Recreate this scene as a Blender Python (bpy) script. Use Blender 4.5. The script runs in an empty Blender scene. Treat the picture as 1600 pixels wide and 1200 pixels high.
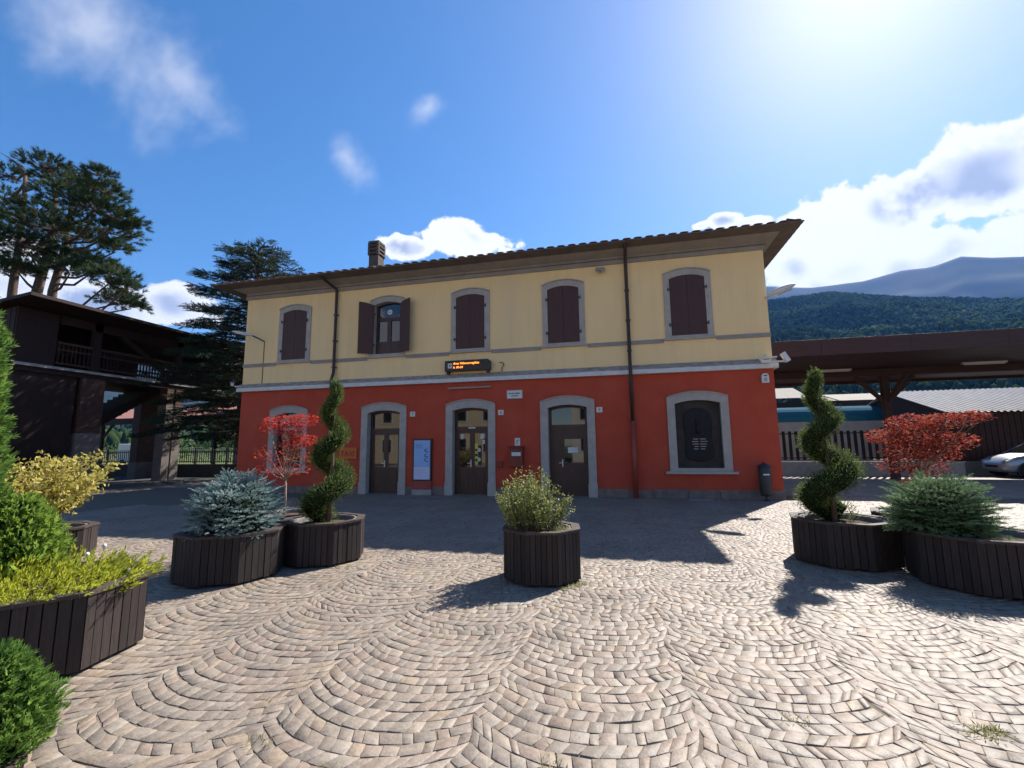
import bpy, math, random
import numpy as np
from mathutils import Vector, Matrix
from mathutils.geometry import tessellate_polygon
random.seed(7); RNG = np.random.RandomState(7)
R = math.radians
S = bpy.context.scene
COL = S.collection

# ------------------------------------------------------------------ camera
cd = bpy.data.cameras.new('camera'); cam = bpy.data.objects.new('camera', cd); COL.objects.link(cam)
cd.sensor_fit = 'HORIZONTAL'; cd.sensor_width = 36.0; cd.lens = 36.0*715/1600
cd.clip_start = 0.05; cd.clip_end = 40000
cam.matrix_world = Matrix(((0.972916, 0.041656, 0.227376, 0), (0.230913, -0.12959, -0.964306, 0),
                           (-0.010703, 0.990692, -0.135699, 1.6), (0, 0, 0, 1)))
S.camera = cam

# ------------------------------------------------------------------ sun, sky, exposure
SUN = Vector((0.351, 0.620, 0.702)).normalized()
EL = math.asin(SUN.z); AZ = math.atan2(SUN.x, SUN.y)
sd = bpy.data.lights.new('sun', 'SUN'); sun = bpy.data.objects.new('sun', sd); COL.objects.link(sun)
sd.energy = 5.0; sd.angle = R(0.53); sd.color = (1.0, 0.945, 0.875)
sun.rotation_euler = SUN.to_track_quat('Z', 'Y').to_euler()
S.view_settings.view_transform = 'Standard'; S.view_settings.look = 'None'
S.view_settings.gamma = 1.0; S.view_settings.use_curve_mapping = False
S.view_settings.exposure = 1.12

W = bpy.data.worlds.new('World'); S.world = W; W.use_nodes = True
nt = W.node_tree; nt.nodes.clear()
def nd(t, **k):
    n = nt.nodes.new(t)
    for a, b in k.items(): setattr(n, a, b)
    return n
def mth(op, a, b=None, c=None, clamp=False):
    n = nd('ShaderNodeMath', operation=op); n.use_clamp = clamp
    for i, x in enumerate((a, b, c)):
        if x is None: continue
        if isinstance(x, (int, float)): n.inputs[i].default_value = x
        else: nt.links.new(x, n.inputs[i])
    return n.outputs[0]
def smooth(x, lo, hi):
    n = nd('ShaderNodeMapRange', interpolation_type='SMOOTHSTEP'); nt.links.new(x, n.inputs[0])
    n.inputs[1].default_value = lo; n.inputs[2].default_value = hi
    return n.outputs[0]
def mixc(f, a, b):
    n = nd('ShaderNodeMix', data_type='RGBA')
    for s, x in ((0, f), (6, a), (7, b)):
        if hasattr(x, 'links') or hasattr(x, 'is_linked'): nt.links.new(x, n.inputs[s])
        elif isinstance(x, (int, float)): n.inputs[s].default_value = x
        else: n.inputs[s].default_value = (*x, 1)
    return n.outputs[2]
SKY_STRENGTH = 0.079
tc = nd('ShaderNodeTexCoord'); DIR = tc.outputs['Generated']
sky = nd('ShaderNodeTexSky', sky_type='NISHITA'); sky.sun_disc = False
sky.sun_elevation = EL; sky.sun_rotation = AZ; sky.altitude = 300; sky.air_density = 1.0; sky.dust_density = 0.5; sky.ozone_density = 2.0
hs = nd('ShaderNodeHueSaturation'); hs.inputs['Saturation'].default_value = 1.28; hs.inputs['Value'].default_value = 1.0
nt.links.new(sky.outputs[0], hs.inputs['Color'])
bg_sky = nd('ShaderNodeBackground'); bg_sky.inputs[1].default_value = SKY_STRENGTH; nt.links.new(hs.outputs[0], bg_sky.inputs[0])
def blob(c, sx, sy, roll=0.0, peak=1.0):
    c = Vector(c).normalized(); h = Vector((c.y, -c.x, 0)).normalized(); v = h.cross(c)
    if v.z < 0: v = -v
    hh = h*math.cos(roll) + v*math.sin(roll); vv = -h*math.sin(roll) + v*math.cos(roll); cc = hh.cross(vv)
    m = Matrix((hh, vv, cc)).transposed()
    n = nd('ShaderNodeMapping', vector_type='TEXTURE'); nt.links.new(DIR, n.inputs[0])
    n.inputs[1].default_value = c; n.inputs[2].default_value = m.to_euler(); n.inputs[3].default_value = (sx, sy, 0.6)
    l = nd('ShaderNodeVectorMath', operation='LENGTH'); nt.links.new(n.outputs[0], l.inputs[0])
    return mth('SUBTRACT', peak, l.outputs['Value'])
def maxof(xs):
    o = xs[0]
    for x in xs[1:]: o = mth('MAXIMUM', o, x)
    return o
def noise(scale, detail, rough, vec=None, dist=0.0):
    n = nd('ShaderNodeTexNoise'); n.inputs['Scale'].default_value = scale; n.inputs['Detail'].default_value = detail
    n.inputs['Roughness'].default_value = rough; n.inputs['Distortion'].default_value = dist
    nt.links.new(vec if vec is not None else DIR, n.inputs['Vector']); return n.outputs['Fac']
CUM = [((.494,.776,.385),.20,.085), ((.40,.835,.375),.12,.075), ((.326,.878,.335),.09,.085), ((.464,.834,.285),.22,.07),
       ((.56,.745,.375),.15,.075), ((.204,.884,.417),.045,.022), ((.165,.89,.415),.03,.016), ((.245,.88,.405),.05,.016), ((-.30,.85,.424),.125,.048), ((-.40,.818,.405),.07,.03),
       ((-.745,.615,.245),.10,.045), ((-.80,.54,.235),.12,.05), ((-.866,.445,.25),.11,.075),
       ((.75,.62,.30),.25,.09), ((.93,.2,.28),.3,.09), ((.75,-.6,.26),.2,.06), ((-.6,-.75,.25),.22,.07), ((-.97,-.05,.22),.2,.06)]
mask = maxof([blob(*c) for c in CUM])
n1 = noise(11, 6, 0.6); n2 = noise(29, 3, 0.6)
dens = mth('ADD', mask, mth('ADD', mth('MULTIPLY', mth('SUBTRACT', n1, 0.5), 1.7), mth('MULTIPLY', mth('SUBTRACT', n2, 0.5), 0.45)))
cover = smooth(dens, 0.10, 0.26)
lowpart = noise(6.5, 2, 0.55)
shade = mth('MULTIPLY', smooth(dens, 0.38, 0.85), smooth(lowpart, 0.44, 0.60))
ccol = mixc(shade, (1.15, 1.16, 1.18), (0.50, 0.57, 0.72))
wm = nd('ShaderNodeMapping'); nt.links.new(DIR, wm.inputs[0]); wm.inputs[2].default_value = (0.3, 0.5, 0.6); wm.inputs[3].default_value = (4.0, 7.0, 5.0)
wn = noise(1.3, 4, 0.6, wm.outputs[0])
WSP = [((-.70,.41,.60),.34,.17,-.55,.74), ((-.64,.50,.575),.20,.09,-.6,.70), ((-.474,.70,.534),.085,.05,-.75,.92), ((-.318,.713,.625),.08,.04,.7,.62),
       ((-.55,-.5,.62),.25,.1,.5), ((.5,-.45,.7),.3,.12,-.4), ((-.9,.0,.45),.2,.08,.3)]
wmask = maxof([blob(*w) for w in WSP])
wisp = mth('MULTIPLY', smooth(mth('ADD', wmask, mth('MULTIPLY', mth('SUBTRACT', wn, 0.5), 2.0)), 0.05, 1.5), 0.95)
alpha = mth('MAXIMUM', cover, wisp, clamp=True)
ccol2 = mixc(cover, (0.92, 0.95, 1.02), ccol)
bg_cl = nd('ShaderNodeBackground'); bg_cl.inputs[1].default_value = 0.46; nt.links.new(ccol2, bg_cl.inputs[0])
W.cycles.sampling_method = 'MANUAL'; W.cycles.sample_map_resolution = 512
mx = nd('ShaderNodeMixShader'); nt.links.new(alpha, mx.inputs[0]); nt.links.new(bg_sky.outputs[0], mx.inputs[1]); nt.links.new(bg_cl.outputs[0], mx.inputs[2])
wo = nd('ShaderNodeOutputWorld'); nt.links.new(mx.outputs[0], wo.inputs['Surface'])

cy = S.cycles; cy.max_bounces = 5; cy.diffuse_bounces = 2; cy.glossy_bounces = 2; cy.transmission_bounces = 3; cy.volume_bounces = 0

# ------------------------------------------------------------------ mesh helpers
ORG = {}
class MB:
    def __init__(s): s.v = []; s.f = []; s.m = []
    def add(s, vs, fs, mi=0):
        o = len(s.v); s.v += [tuple(p) for p in vs]; s.f += [tuple(i+o for i in f) for f in fs]; s.m += [mi]*len(fs); return s
    def box(s, x0, x1, y0, y1, z0, z1, mi=0):
        return s.add([(x0,y0,z0),(x1,y0,z0),(x1,y1,z0),(x0,y1,z0),(x0,y0,z1),(x1,y0,z1),(x1,y1,z1),(x0,y1,z1)],
                     [(0,3,2,1),(4,5,6,7),(0,1,5,4),(1,2,6,5),(2,3,7,6),(3,0,4,7)], mi)
    def bar(s, a, b, w, h, mi=0, up=(0,0,1)):
        a = Vector(a); b = Vector(b); d = (b-a).normalized(); u = Vector(up)
        if abs(d.dot(u)) > .98: u = Vector((0,1,0))
        r = d.cross(u).normalized(); u = r.cross(d).normalized()
        vs = []
        for p in (a, b):
            for (i, j) in ((-1,-1),(1,-1),(1,1),(-1,1)): vs.append(p + r*(i*w/2) + u*(j*h/2))
        return s.add(vs, [(0,1,2,3),(7,6,5,4),(0,4,5,1),(1,5,6,2),(2,6,7,3),(3,7,4,0)], mi)
    def tube(s, pts, rad, n=8, mi=0, cap=True):
        pts = [Vector(p) for p in pts]; k = len(pts)
        if not hasattr(rad, '__len__'): rad = [rad]*k
        vs = []; prev = None
        for i, p in enumerate(pts):
            d = (pts[min(i+1,k-1)] - pts[max(i-1,0)]).normalized()
            u = Vector((0,0,1)) if abs(d.z) < .95 else Vector((1,0,0))
            if prev is not None: u = prev
            r = d.cross(u).normalized(); u = r.cross(d).normalized(); prev = u
            for j in range(n):
                a = 2*math.pi*j/n; vs.append(p + (r*math.cos(a) + u*math.sin(a))*rad[i])
        fs = [(i*n+j, i*n+(j+1) % n, (i+1)*n+(j+1) % n, (i+1)*n+j) for i in range(k-1) for j in range(n)]
        if cap: fs += [tuple(range(n))[::-1], tuple((k-1)*n+j for j in range(n))]
        return s.add(vs, fs, mi)
    def lathe(s, prof, c=(0,0,0), n=16, mi=0):
        vs = [(c[0]+r*math.cos(2*math.pi*j/n), c[1]+r*math.sin(2*math.pi*j/n), c[2]+z) for r, z in prof for j in range(n)]
        fs = [(i*n+j, i*n+(j+1) % n, (i+1)*n+(j+1) % n, (i+1)*n+j) for i in range(len(prof)-1) for j in range(n)]
        return s.add(vs, fs, mi)
    def plate(s, poly, y0, y1, mi=0):          # x,z polygon given thickness along y (y0 front)
        n = len(poly); vs = [(x, y0, z) for x, z in poly] + [(x, y1, z) for x, z in poly]
        fs = [tuple(range(n)), tuple(range(n, 2*n))[::-1]] + [(i, n+i, n+(i+1) % n, (i+1) % n) for i in range(n)]
        return s.add(vs, fs, mi)
    def build(s, name, mats, parent=None, smooth=False, bevel=0.0):
        if not isinstance(mats, (list, tuple)): mats = [mats]
        o = Vector((0,0,0))
        if parent is not None: o = ORG.get(parent.name, o)
        me = bpy.data.meshes.new(name)
        me.from_pydata([(a-o.x, b-o.y, c-o.z) for a, b, c in s.v], [], s.f)
        for m in mats: me.materials.append(m)
        if len(mats) > 1: me.polygons.foreach_set('material_index', s.m)
        if smooth: me.polygons.foreach_set('use_smooth', [True]*len(me.polygons))
        me.update()
        ob = bpy.data.objects.new(name, me); COL.objects.link(ob)
        if parent is not None: ob.parent = parent; ORG[ob.name] = o
        if bevel:
            b = ob.modifiers.new('bevel', 'BEVEL'); b.width = bevel; b.segments = 2; b.limit_method = 'ANGLE'
        return ob
def thing(name, label, cat, loc=(0,0,0), group=None):
    o = bpy.data.objects.new(name, None); COL.objects.link(o); o.location = loc; o.empty_display_size = .2
    o['label'] = label; o['category'] = cat
    if group: o['group'] = group
    ORG[o.name] = Vector(loc); return o
def tag(o, label, cat, group=None):
    o['label'] = label; o['category'] = cat
    if group: o['group'] = group
    return o
def struct(o): o['kind'] = 'structure'; return o
def stuff(o): o['kind'] = 'stuff'; return o
def np_mesh(name, V, F, mats, parent=None, rnd=None, mi=None, smooth=False):
    """F is an (n,k) index array or a list of such arrays (all k equal per array)."""
    Fs = F if isinstance(F, list) else [F]
    me = bpy.data.meshes.new(name); V = np.asarray(V, np.float32)
    o = Vector((0,0,0)) if parent is None else ORG.get(parent.name, Vector((0,0,0)))
    V = V - np.array(o, np.float32)
    nl = sum(f.size for f in Fs); nf = sum(len(f) for f in Fs)
    me.vertices.add(len(V)); me.vertices.foreach_set('co', V.ravel())
    me.loops.add(nl); me.loops.foreach_set('vertex_index', np.concatenate([f.ravel() for f in Fs]).astype(np.int32))
    tot = np.concatenate([np.full(len(f), f.shape[1]) for f in Fs]); st = np.concatenate([[0], np.cumsum(tot)[:-1]])
    me.polygons.add(nf); me.polygons.foreach_set('loop_start', st.astype(np.int32))
    if not isinstance(mats, (list, tuple)): mats = [mats]
    for m in mats: me.materials.append(m)
    if mi is not None: me.polygons.foreach_set('material_index', np.asarray(mi, np.int32))
    if smooth: me.polygons.foreach_set('use_smooth', np.ones(nf, bool))
    me.update(calc_edges=True); me.validate()
    if rnd is not None:
        a = me.attributes.new('rnd', 'FLOAT', 'FACE'); a.data.foreach_set('value', np.asarray(rnd, np.float32))
    ob = bpy.data.objects.new(name, me); COL.objects.link(ob)
    if parent is not None: ob.parent = parent; ORG[ob.name] = o
    return ob

# ------------------------------------------------------------------ materials
def mat(name, c1, c2=None, scale=4.0, rough=0.7, bump=0.0, bscale=40.0, spec=0.4, metal=0.0, detail=5.0, stretch=(1,1,1), c3=None, s3=0.6, lo=.35, hi=.65, objrand=0.0, attr=None, ior=None, streak=None):
    m = bpy.data.materials.new(name); m.use_nodes = True; t = m.node_tree; N = t.nodes; L = t.links
    p = N['Principled BSDF']; p.inputs['Roughness'].default_value = rough; p.inputs['Metallic'].default_value = metal
    p.inputs['Specular IOR Level'].default_value = spec
    if ior: p.inputs['IOR'].default_value = ior
    g = N.new('ShaderNodeNewGeometry'); mp = N.new('ShaderNodeMapping'); L.new(g.outputs['Position'], mp.inputs[0]); mp.inputs[3].default_value = stretch
    def nz(sc, de=detail, v=mp):
        n = N.new('ShaderNodeTexNoise'); n.inputs['Scale'].default_value = sc; n.inputs['Detail'].default_value = de; n.inputs['Roughness'].default_value = .6
        L.new(v.outputs[0], n.inputs['Vector']); return n.outputs['Fac']
    def rng(x, a, b):
        r = N.new('ShaderNodeMapRange'); L.new(x, r.inputs[0]); r.inputs[1].default_value = a; r.inputs[2].default_value = b; return r.outputs[0]
    def mixn(f, a, b):
        n = N.new('ShaderNodeMix'); n.data_type = 'RGBA'; L.new(f, n.inputs[0])
        for i, x in ((6, a), (7, b)):
            if isinstance(x, tuple): n.inputs[i].default_value = (*x, 1)
            else: L.new(x, n.inputs[i])
        return n.outputs[2]
    col = None
    if c2 is not None:
        col = mixn(rng(nz(scale), lo, hi), tuple(c1), tuple(c2))
        if c3 is not None: col = mixn(rng(nz(s3, 3), .48, .72), col, tuple(c3))
    if streak is not None:                       # rain streaks and weathered patches
        m2 = N.new('ShaderNodeMapping'); L.new(g.outputs['Position'], m2.inputs[0]); m2.inputs[3].default_value = (3.2, 3.2, .16)
        a1 = rng(nz(1.7, 5, m2), .52, .80); a2 = rng(nz(.9, 4), .55, .78)
        for a_, k_, c_ in ((a1, .17, streak[0]), (a2, .35, streak[1])):
            mm = N.new('ShaderNodeMath'); mm.operation = 'MULTIPLY'; L.new(a_, mm.inputs[0]); mm.inputs[1].default_value = k_; mm.use_clamp = True
            col = mixn(mm.outputs[0], col, c_)
    if objrand or attr:
        hv = N.new('ShaderNodeHueSaturation')
        if attr:
            at = N.new('ShaderNodeAttribute'); at.attribute_name = attr; x = at.outputs['Fac']
        else:
            oi = N.new('ShaderNodeObjectInfo'); x = oi.outputs['Random']
        r = N.new('ShaderNodeMapRange'); L.new(x, r.inputs[0]); r.inputs[3].default_value = 1-objrand; r.inputs[4].default_value = 1+objrand
        L.new(r.outputs[0], hv.inputs['Value'])
        if col is None: hv.inputs['Color'].default_value = (*c1, 1)
        else: L.new(col, hv.inputs['Color'])
        col = hv.outputs[0]
    if col is None: p.inputs['Base Color'].default_value = (*c1, 1)
    else: L.new(col, p.inputs['Base Color'])
    if bump:
        b = N.new('ShaderNodeBump'); b.inputs['Strength'].default_value = bump; b.inputs['Distance'].default_value = .01
        L.new(nz(bscale, 4), b.inputs['Height']); L.new(b.outputs[0], p.inputs['Normal'])
    return m
def leafmat(name, ramp, trans=0.35, rough=0.55, spec=0.3, tcol=None):
    m = bpy.data.materials.new(name); m.use_nodes = True; t = m.node_tree; N = t.nodes; L = t.links
    p = N['Principled BSDF']; p.inputs['Roughness'].default_value = rough; p.inputs['Specular IOR Level'].default_value = spec
    at = N.new('ShaderNodeAttribute'); at.attribute_name = 'rnd'
    cr = N.new('ShaderNodeValToRGB'); e = cr.color_ramp.elements
    for i, c in enumerate(ramp):
        x = i/(len(ramp)-1)
        if i == 0: k = e[0]
        elif i == len(ramp)-1: k = e[-1]
        else: k = e.new(x)
        k.position = x; k.color = (*c, 1)
    L.new(at.outputs['Fac'], cr.inputs[0]); L.new(cr.outputs[0], p.inputs['Base Color'])
    tr = N.new('ShaderNodeBsdfTranslucent'); g = N.new('ShaderNodeGamma'); g.inputs[1].default_value = .85; L.new(cr.outputs[0], g.inputs[0]); L.new(g.outputs[0], tr.inputs[0])
    mx = N.new('ShaderNodeMixShader'); mx.inputs[0].default_value = trans
    L.new(p.outputs[0], mx.inputs[1]); L.new(tr.outputs[0], mx.inputs[2]); L.new(mx.outputs[0], N['Material Output'].inputs['Surface'])
    return m
def emit(name, c, s):
    m = bpy.data.materials.new(name); m.use_nodes = True; p = m.node_tree.nodes['Principled BSDF']
    p.inputs['Base Color'].default_value = (*[x*.3 for x in c], 1); p.inputs['Emission Color'].default_value = (*c, 1); p.inputs['Emission Strength'].default_value = s; return m
M = {}
M['red'] = mat('red_plaster', (.48,.074,.036), (.42,.062,.032), 2.2, .85, .25, 60, .25, c3=(.48,.08,.046), s3=.5, streak=((.24,.045,.034), (.52,.12,.075)))
M['cream'] = mat('cream_plaster', (.92,.645,.315), (.88,.612,.298), 2.0, .85, .25, 60, .25, c3=(.83,.585,.30), s3=.4, stretch=(1,1,.35), streak=((.46,.36,.25), (.72,.56,.36)))
M['darkwall'] = mat('dark_low_wall', (.07,.06,.055), (.045,.04,.037), 5, .9, .5, 30, .2)
M['plinth'] = mat('plinth_stone', (.24,.17,.14), (.15,.12,.11), 6, .9, .8, 30, .2)
M['frame'] = mat('grey_stone_frame', (.44,.385,.335), (.37,.325,.285), 5, .8, .3, 60, .25)
M['frieze'] = mat('grey_frieze', (.33,.29,.25), (.27,.24,.215), 3, .85, .2, 40, .2)
M['cornice'] = mat('weathered_cornice', (.40,.34,.28), (.20,.18,.165), 5, .9, .4, 30, .2, stretch=(1,1,4))
M['white'] = mat('white_paint', (.66,.63,.59), (.56,.54,.51), 6, .6, .1, 60)
M['soffit'] = mat('brown_soffit', (.17,.135,.115), (.12,.095,.085), 3, .85, .2, 20)
M['tile'] = mat('terracotta_tile', (.30,.15,.10), (.20,.12,.09), 8, .85, .4, 40, objrand=.25)
M['shutter'] = mat('brown_shutter', (.085,.034,.026), (.066,.028,.022), 5, .55, .15, 60, .35, stretch=(6,6,.8))
M['door'] = mat('brown_door_wood', (.075,.034,.025), (.052,.025,.019), 5, .45, .15, 60, .4, stretch=(6,6,.8))
M['pipe'] = mat('brown_pipe', (.055,.028,.022), (.04,.022,.018), 6, .45, 0, 10)
M['redpipe'] = mat('red_pipe', (.33,.055,.036), (.27,.048,.034), 6, .5, 0, 10)
M['iron'] = mat('black_iron', (.02,.02,.022), (.03,.028,.028), 9, .5, .1, 60)
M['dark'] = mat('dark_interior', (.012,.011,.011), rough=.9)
M['concrete'] = mat('concrete', (.36,.34,.32), (.27,.255,.24), 3, .9, .5, 20, .2)
M['pillarc'] = mat('pillar_concrete', (.19,.165,.15), (.14,.122,.11), 3, .9, .5, 20, .2)
M['steel'] = mat('light_metal', (.62,.62,.62), (.5,.5,.5), 8, .35, 0, 10, metal=.3)
M['glass'] = mat('window_glass', (.010,.011,.012), rough=.03, spec=.7, ior=1.6)
M['wood'] = mat('dark_brown_timber', (.036,.016,.012), (.022,.011,.009), 4, .7, .35, 30, .3, stretch=(2,2,2))
M['woodl'] = mat('light_brown_timber', (.085,.042,.031), (.06,.031,.024), 4, .75, .3, 30, .3)
M['plank'] = mat('planter_plank', (.042,.030,.026), (.027,.020,.018), 9, .72, .5, 50, .3, stretch=(5,5,.6), objrand=.28)
M['plankrim'] = mat('planter_rim', (.075,.055,.045), (.045,.034,.03), 12, .7, .4, 50, .3)
M['tub'] = mat('planter_tub', (.2,.19,.18), (.13,.12,.115), 12, .75, .3, 50)
M['soil'] = mat('soil', (.09,.06,.042), (.05,.035,.026), 20, .95, 1.0, 60, .1, c3=(.15,.12,.07), s3=9)
M['bark'] = mat('bark', (.16,.11,.085), (.08,.055,.043), 12, .95, 1.0, 40, .1, stretch=(1,1,.3))
M['barkl'] = mat('pale_bark', (.36,.27,.20), (.22,.16,.12), 12, .9, .6, 40, .1)
M['joint'] = mat('joint_sand', (.19,.155,.12), (.145,.118,.092), 14, .95, .6, 90, .1)
M['cobble'] = None

# ------------------------------------------------------------------ ground
def cobble_material():
    m = leafmat('porphyry_cobble', [(.185,.150,.119), (.226,.183,.142), (.222,.186,.148), (.245,.200,.154), (.236,.178,.135), (.252,.212,.168), (.262,.202,.142)], 0.0, .6, .42)
    t = m.node_tree; N = t.nodes; L = t.links; p = N['Principled BSDF']
    L.new(p.outputs[0], N['Material Output'].inputs['Surface'])
    g = N.new('ShaderNodeNewGeometry'); n = N.new('ShaderNodeTexNoise'); n.inputs['Scale'].default_value = 26; n.inputs['Detail'].default_value = 6; L.new(g.outputs['Position'], n.inputs['Vector'])
    n2 = N.new('ShaderNodeTexNoise'); n2.inputs['Scale'].default_value = 1.1; n2.inputs['Detail'].default_value = 4; L.new(g.outputs['Position'], n2.inputs['Vector'])
    cr = [x for x in N if x.type == 'VALTORGB'][0]
    def mr(x, lo, hi, a, b):
        r = N.new('ShaderNodeMapRange'); L.new(x, r.inputs[0]); r.inputs[1].default_value = lo; r.inputs[2].default_value = hi; r.inputs[3].default_value = a; r.inputs[4].default_value = b; return r.outputs[0]
    h = N.new('ShaderNodeHueSaturation'); L.new(cr.outputs[0], h.inputs['Color'])
    mu = N.new('ShaderNodeMath'); mu.operation = 'MULTIPLY'; L.new(mr(n.outputs['Fac'], .3, .7, .78, 1.18), mu.inputs[0]); L.new(mr(n2.outputs['Fac'], .35, .65, .84, 1.10), mu.inputs[1])
    L.new(mu.outputs[0], h.inputs['Value']); L.new(h.outputs[0], p.inputs['Base Color'])
    b = N.new('ShaderNodeBump'); b.inputs['Strength'].default_value = .55; b.inputs['Distance'].default_value = .006
    n3 = N.new('ShaderNodeTexNoise'); n3.inputs['Scale'].default_value = 55; n3.inputs['Detail'].default_value = 4; L.new(g.outputs['Position'], n3.inputs['Vector'])
    L.new(n3.outputs['Fac'], b.inputs['Height']); L.new(b.outputs[0], p.inputs['Normal'])
    return m
M['cobble'] = cobble_material()
M['grass'] = mat('meadow', (.07,.11,.03), (.10,.12,.045), .02, .95, .3, 2, .1, c3=(.13,.12,.06), s3=.008)
M['asphalt'] = mat('asphalt', (.062,.06,.06), (.046,.045,.046), 3, .9, .5, 60, .2, c3=(.08,.076,.07), s3=.4)
def sheet(name, x0, x1, y0, y1, z, m, n=1):
    b = MB(); b.add([(x0,y0,z),(x1,y0,z),(x1,y1,z),(x0,y1,z)], [(0,1,2,3)]); return struct(b.build(name, m))
ground = sheet('ground', -15000, 15000, -9000, 15000, -0.45, M['grass'])
street = struct(MB().box(-70, 60, -40, 31.5, -0.5, -0.055, 0).build('road', M['asphalt']))
def far_cobble_material():
    m = mat('cobble_far', (.25,.205,.165), (.19,.155,.125), 9, .7, .6, 40, .3, c3=(.28,.24,.205), s3=.8)
    return m
M['cobfar'] = far_cobble_material()
forecourt = struct(MB().box(-21, 24, -14.6, 27, -0.05, -0.0050, 0).build('cobbled_forecourt', M['joint']))
nearpave = struct(MB().box(-20.5, 23.5, -14.5, 1.25, -0.0049, -0.002, 0).build('paving_behind', M['cobfar']))  # unseen paving behind the camera, added to bounce sunlight onto the facade
farpave = struct(MB().box(-20.5, 23.5, 16.2, 26.5, -0.0049, -0.002, 0).build('paving_beyond', M['cobfar']))

def cobbles():
    wc, p, x0 = 1.2, 0.106, -2.10
    rad = 0.90
    quads = []
    seam_rng = np.random.RandomState(3); seam_tab = seam_rng.uniform(-1, 1, (60, 400))
    def seam(k, y):                                    # ragged border between two fans
        f = (y+2)/.106; i = int(f); w = f-i
        v = seam_tab[k+25, i % 400]*(1-w)+seam_tab[k+25, (i+1) % 400]*w
        return x0+wc*k + .055*v + .04*math.sin(y*1.3+k*2.1)
    for k in range(-16, 19):
        xc = x0+wc*(k+.5); sh = 0.0
        def line(yb):
            e = []
            for kk, s_ in ((k, -1), (k+1, 1)):
                u = s_*wc/2+sh; y_ = yb-(math.sqrt(rad*rad-u*u)-.70); x_ = seam(kk, y_)
                e.append(math.asin(max(-.97, min(.97, (x_-xc+sh)/rad))))
            return e
        prev = None
        for j in range(0, 165):
            yb = 1.3+p*j + (k*0.037) % p
            cx, cy = xc, yb
            d = math.hypot(cx, cy)
            if d > 17.5: continue
            a = math.degrees(math.atan2(cx, cy)) + 13.27
            if abs(a) > 56 + 40/max(d, 1): continue
            if cy > 14.86 and -14.6 < cx < 4.55: continue
            A0, A1 = line(yb), line(yb+p)
            n = int(round(rad*(A0[1]-A0[0])/.097 + RNG.uniform(-.8, .8)))
            fr = np.linspace(0, 1, n+1); fr[1:-1] += (RNG.uniform(-.28, .28, n-1) + RNG.uniform(-.2, .2))/n
            wob = RNG.normal(0, .005, (2, n+1))
            for i in range(n):
                q = []
                for (t, r) in ((i, 0), (i+1, 0), (i+1, 1), (i, 1)):
                    E_ = A1 if r else A0; tt = E_[0]+(E_[1]-E_[0])*fr[t]; q.append((xc-sh+rad*math.sin(tt), yb+r*p-(rad*math.cos(tt)-.70)+wob[r, t]))
                quads.append(q)
    Q = np.array(quads)                                   # n,4,2
    n = len(Q); c = Q.mean(1, keepdims=True)
    dv = Q-c; ln = np.linalg.norm(dv, axis=2, keepdims=True)
    gap = RNG.uniform(.0016, .0036, (n, 1, 1))
    foot = c + dv*(1-gap*1.35/ln)*1.0 + RNG.normal(0, .0022, (n, 4, 2))
    top = c + (foot-c)*(1-.0024/ln) + RNG.normal(0, .0008, (n, 4, 2))
    h = RNG.normal(0, .0011, (n, 1)) + .001; tilt = RNG.normal(0, .0010, (n, 4))
    zt = h+tilt; zm = zt-.0012
    V = np.zeros((n, 12, 3)); V[:, 0:4, :2] = foot; V[:, 0:4, 2] = -.03
    V[:, 4:8, :2] = foot; V[:, 4:8, 2] = zm; V[:, 8:12, :2] = top; V[:, 8:12, 2] = zt
    fq = []
    for i in range(4):
        k = (i+1) % 4; fq.append((i, k, 4+k, 4+i)); fq.append((4+i, 4+k, 8+k, 8+i))
    fq.append((8, 9, 10, 11)); fq = np.array(fq)
    rnd = RNG.beta(1.6, 1.6, n); rnd[RNG.rand(n) < .05] = 1.0; rnd[RNG.rand(n) < .06] = .67; rnd[RNG.rand(n) < .05] = 0.0
    # largest 300 in view (nearest to the camera inside the frame)
    C = np.concatenate([c[:, 0, :], np.zeros((n, 1))], 1) - np.array((0, 0, 1.6))
    r_ = np.array((0.972916, 0.230913, -0.010703)); u_ = np.array((0.041656, -0.12959, 0.990692)); f_ = -np.array((0.227376, -0.964306, -0.135699))
    w = C@f_; X = 800+715*(C@r_)/w; Y = 600-715*(C@u_)/w
    inv = (w > .3) & (X > 120) & (X < 1560) & (Y < 1192)
    dist = np.linalg.norm(C, axis=1); dist[~inv] = 1e6
    near = np.argsort(dist)[:300]; isn = np.zeros(n, bool); isn[near] = True
    for i in near:
        o = np_mesh('cobble', V[i], fq, M['cobble'], forecourt, rnd=np.full(9, rnd[i]))
    idx = np.where(~isn)[0]; m = len(idx)
    F = (fq[None, :, :] + (np.arange(m)*12)[:, None, None]).reshape(-1, 4)
    o = np_mesh('cobble_field', V[idx].reshape(-1, 3), F, M['cobble'], forecourt, rnd=np.repeat(rnd[idx], 9)); stuff(o)
cobbles()

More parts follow.
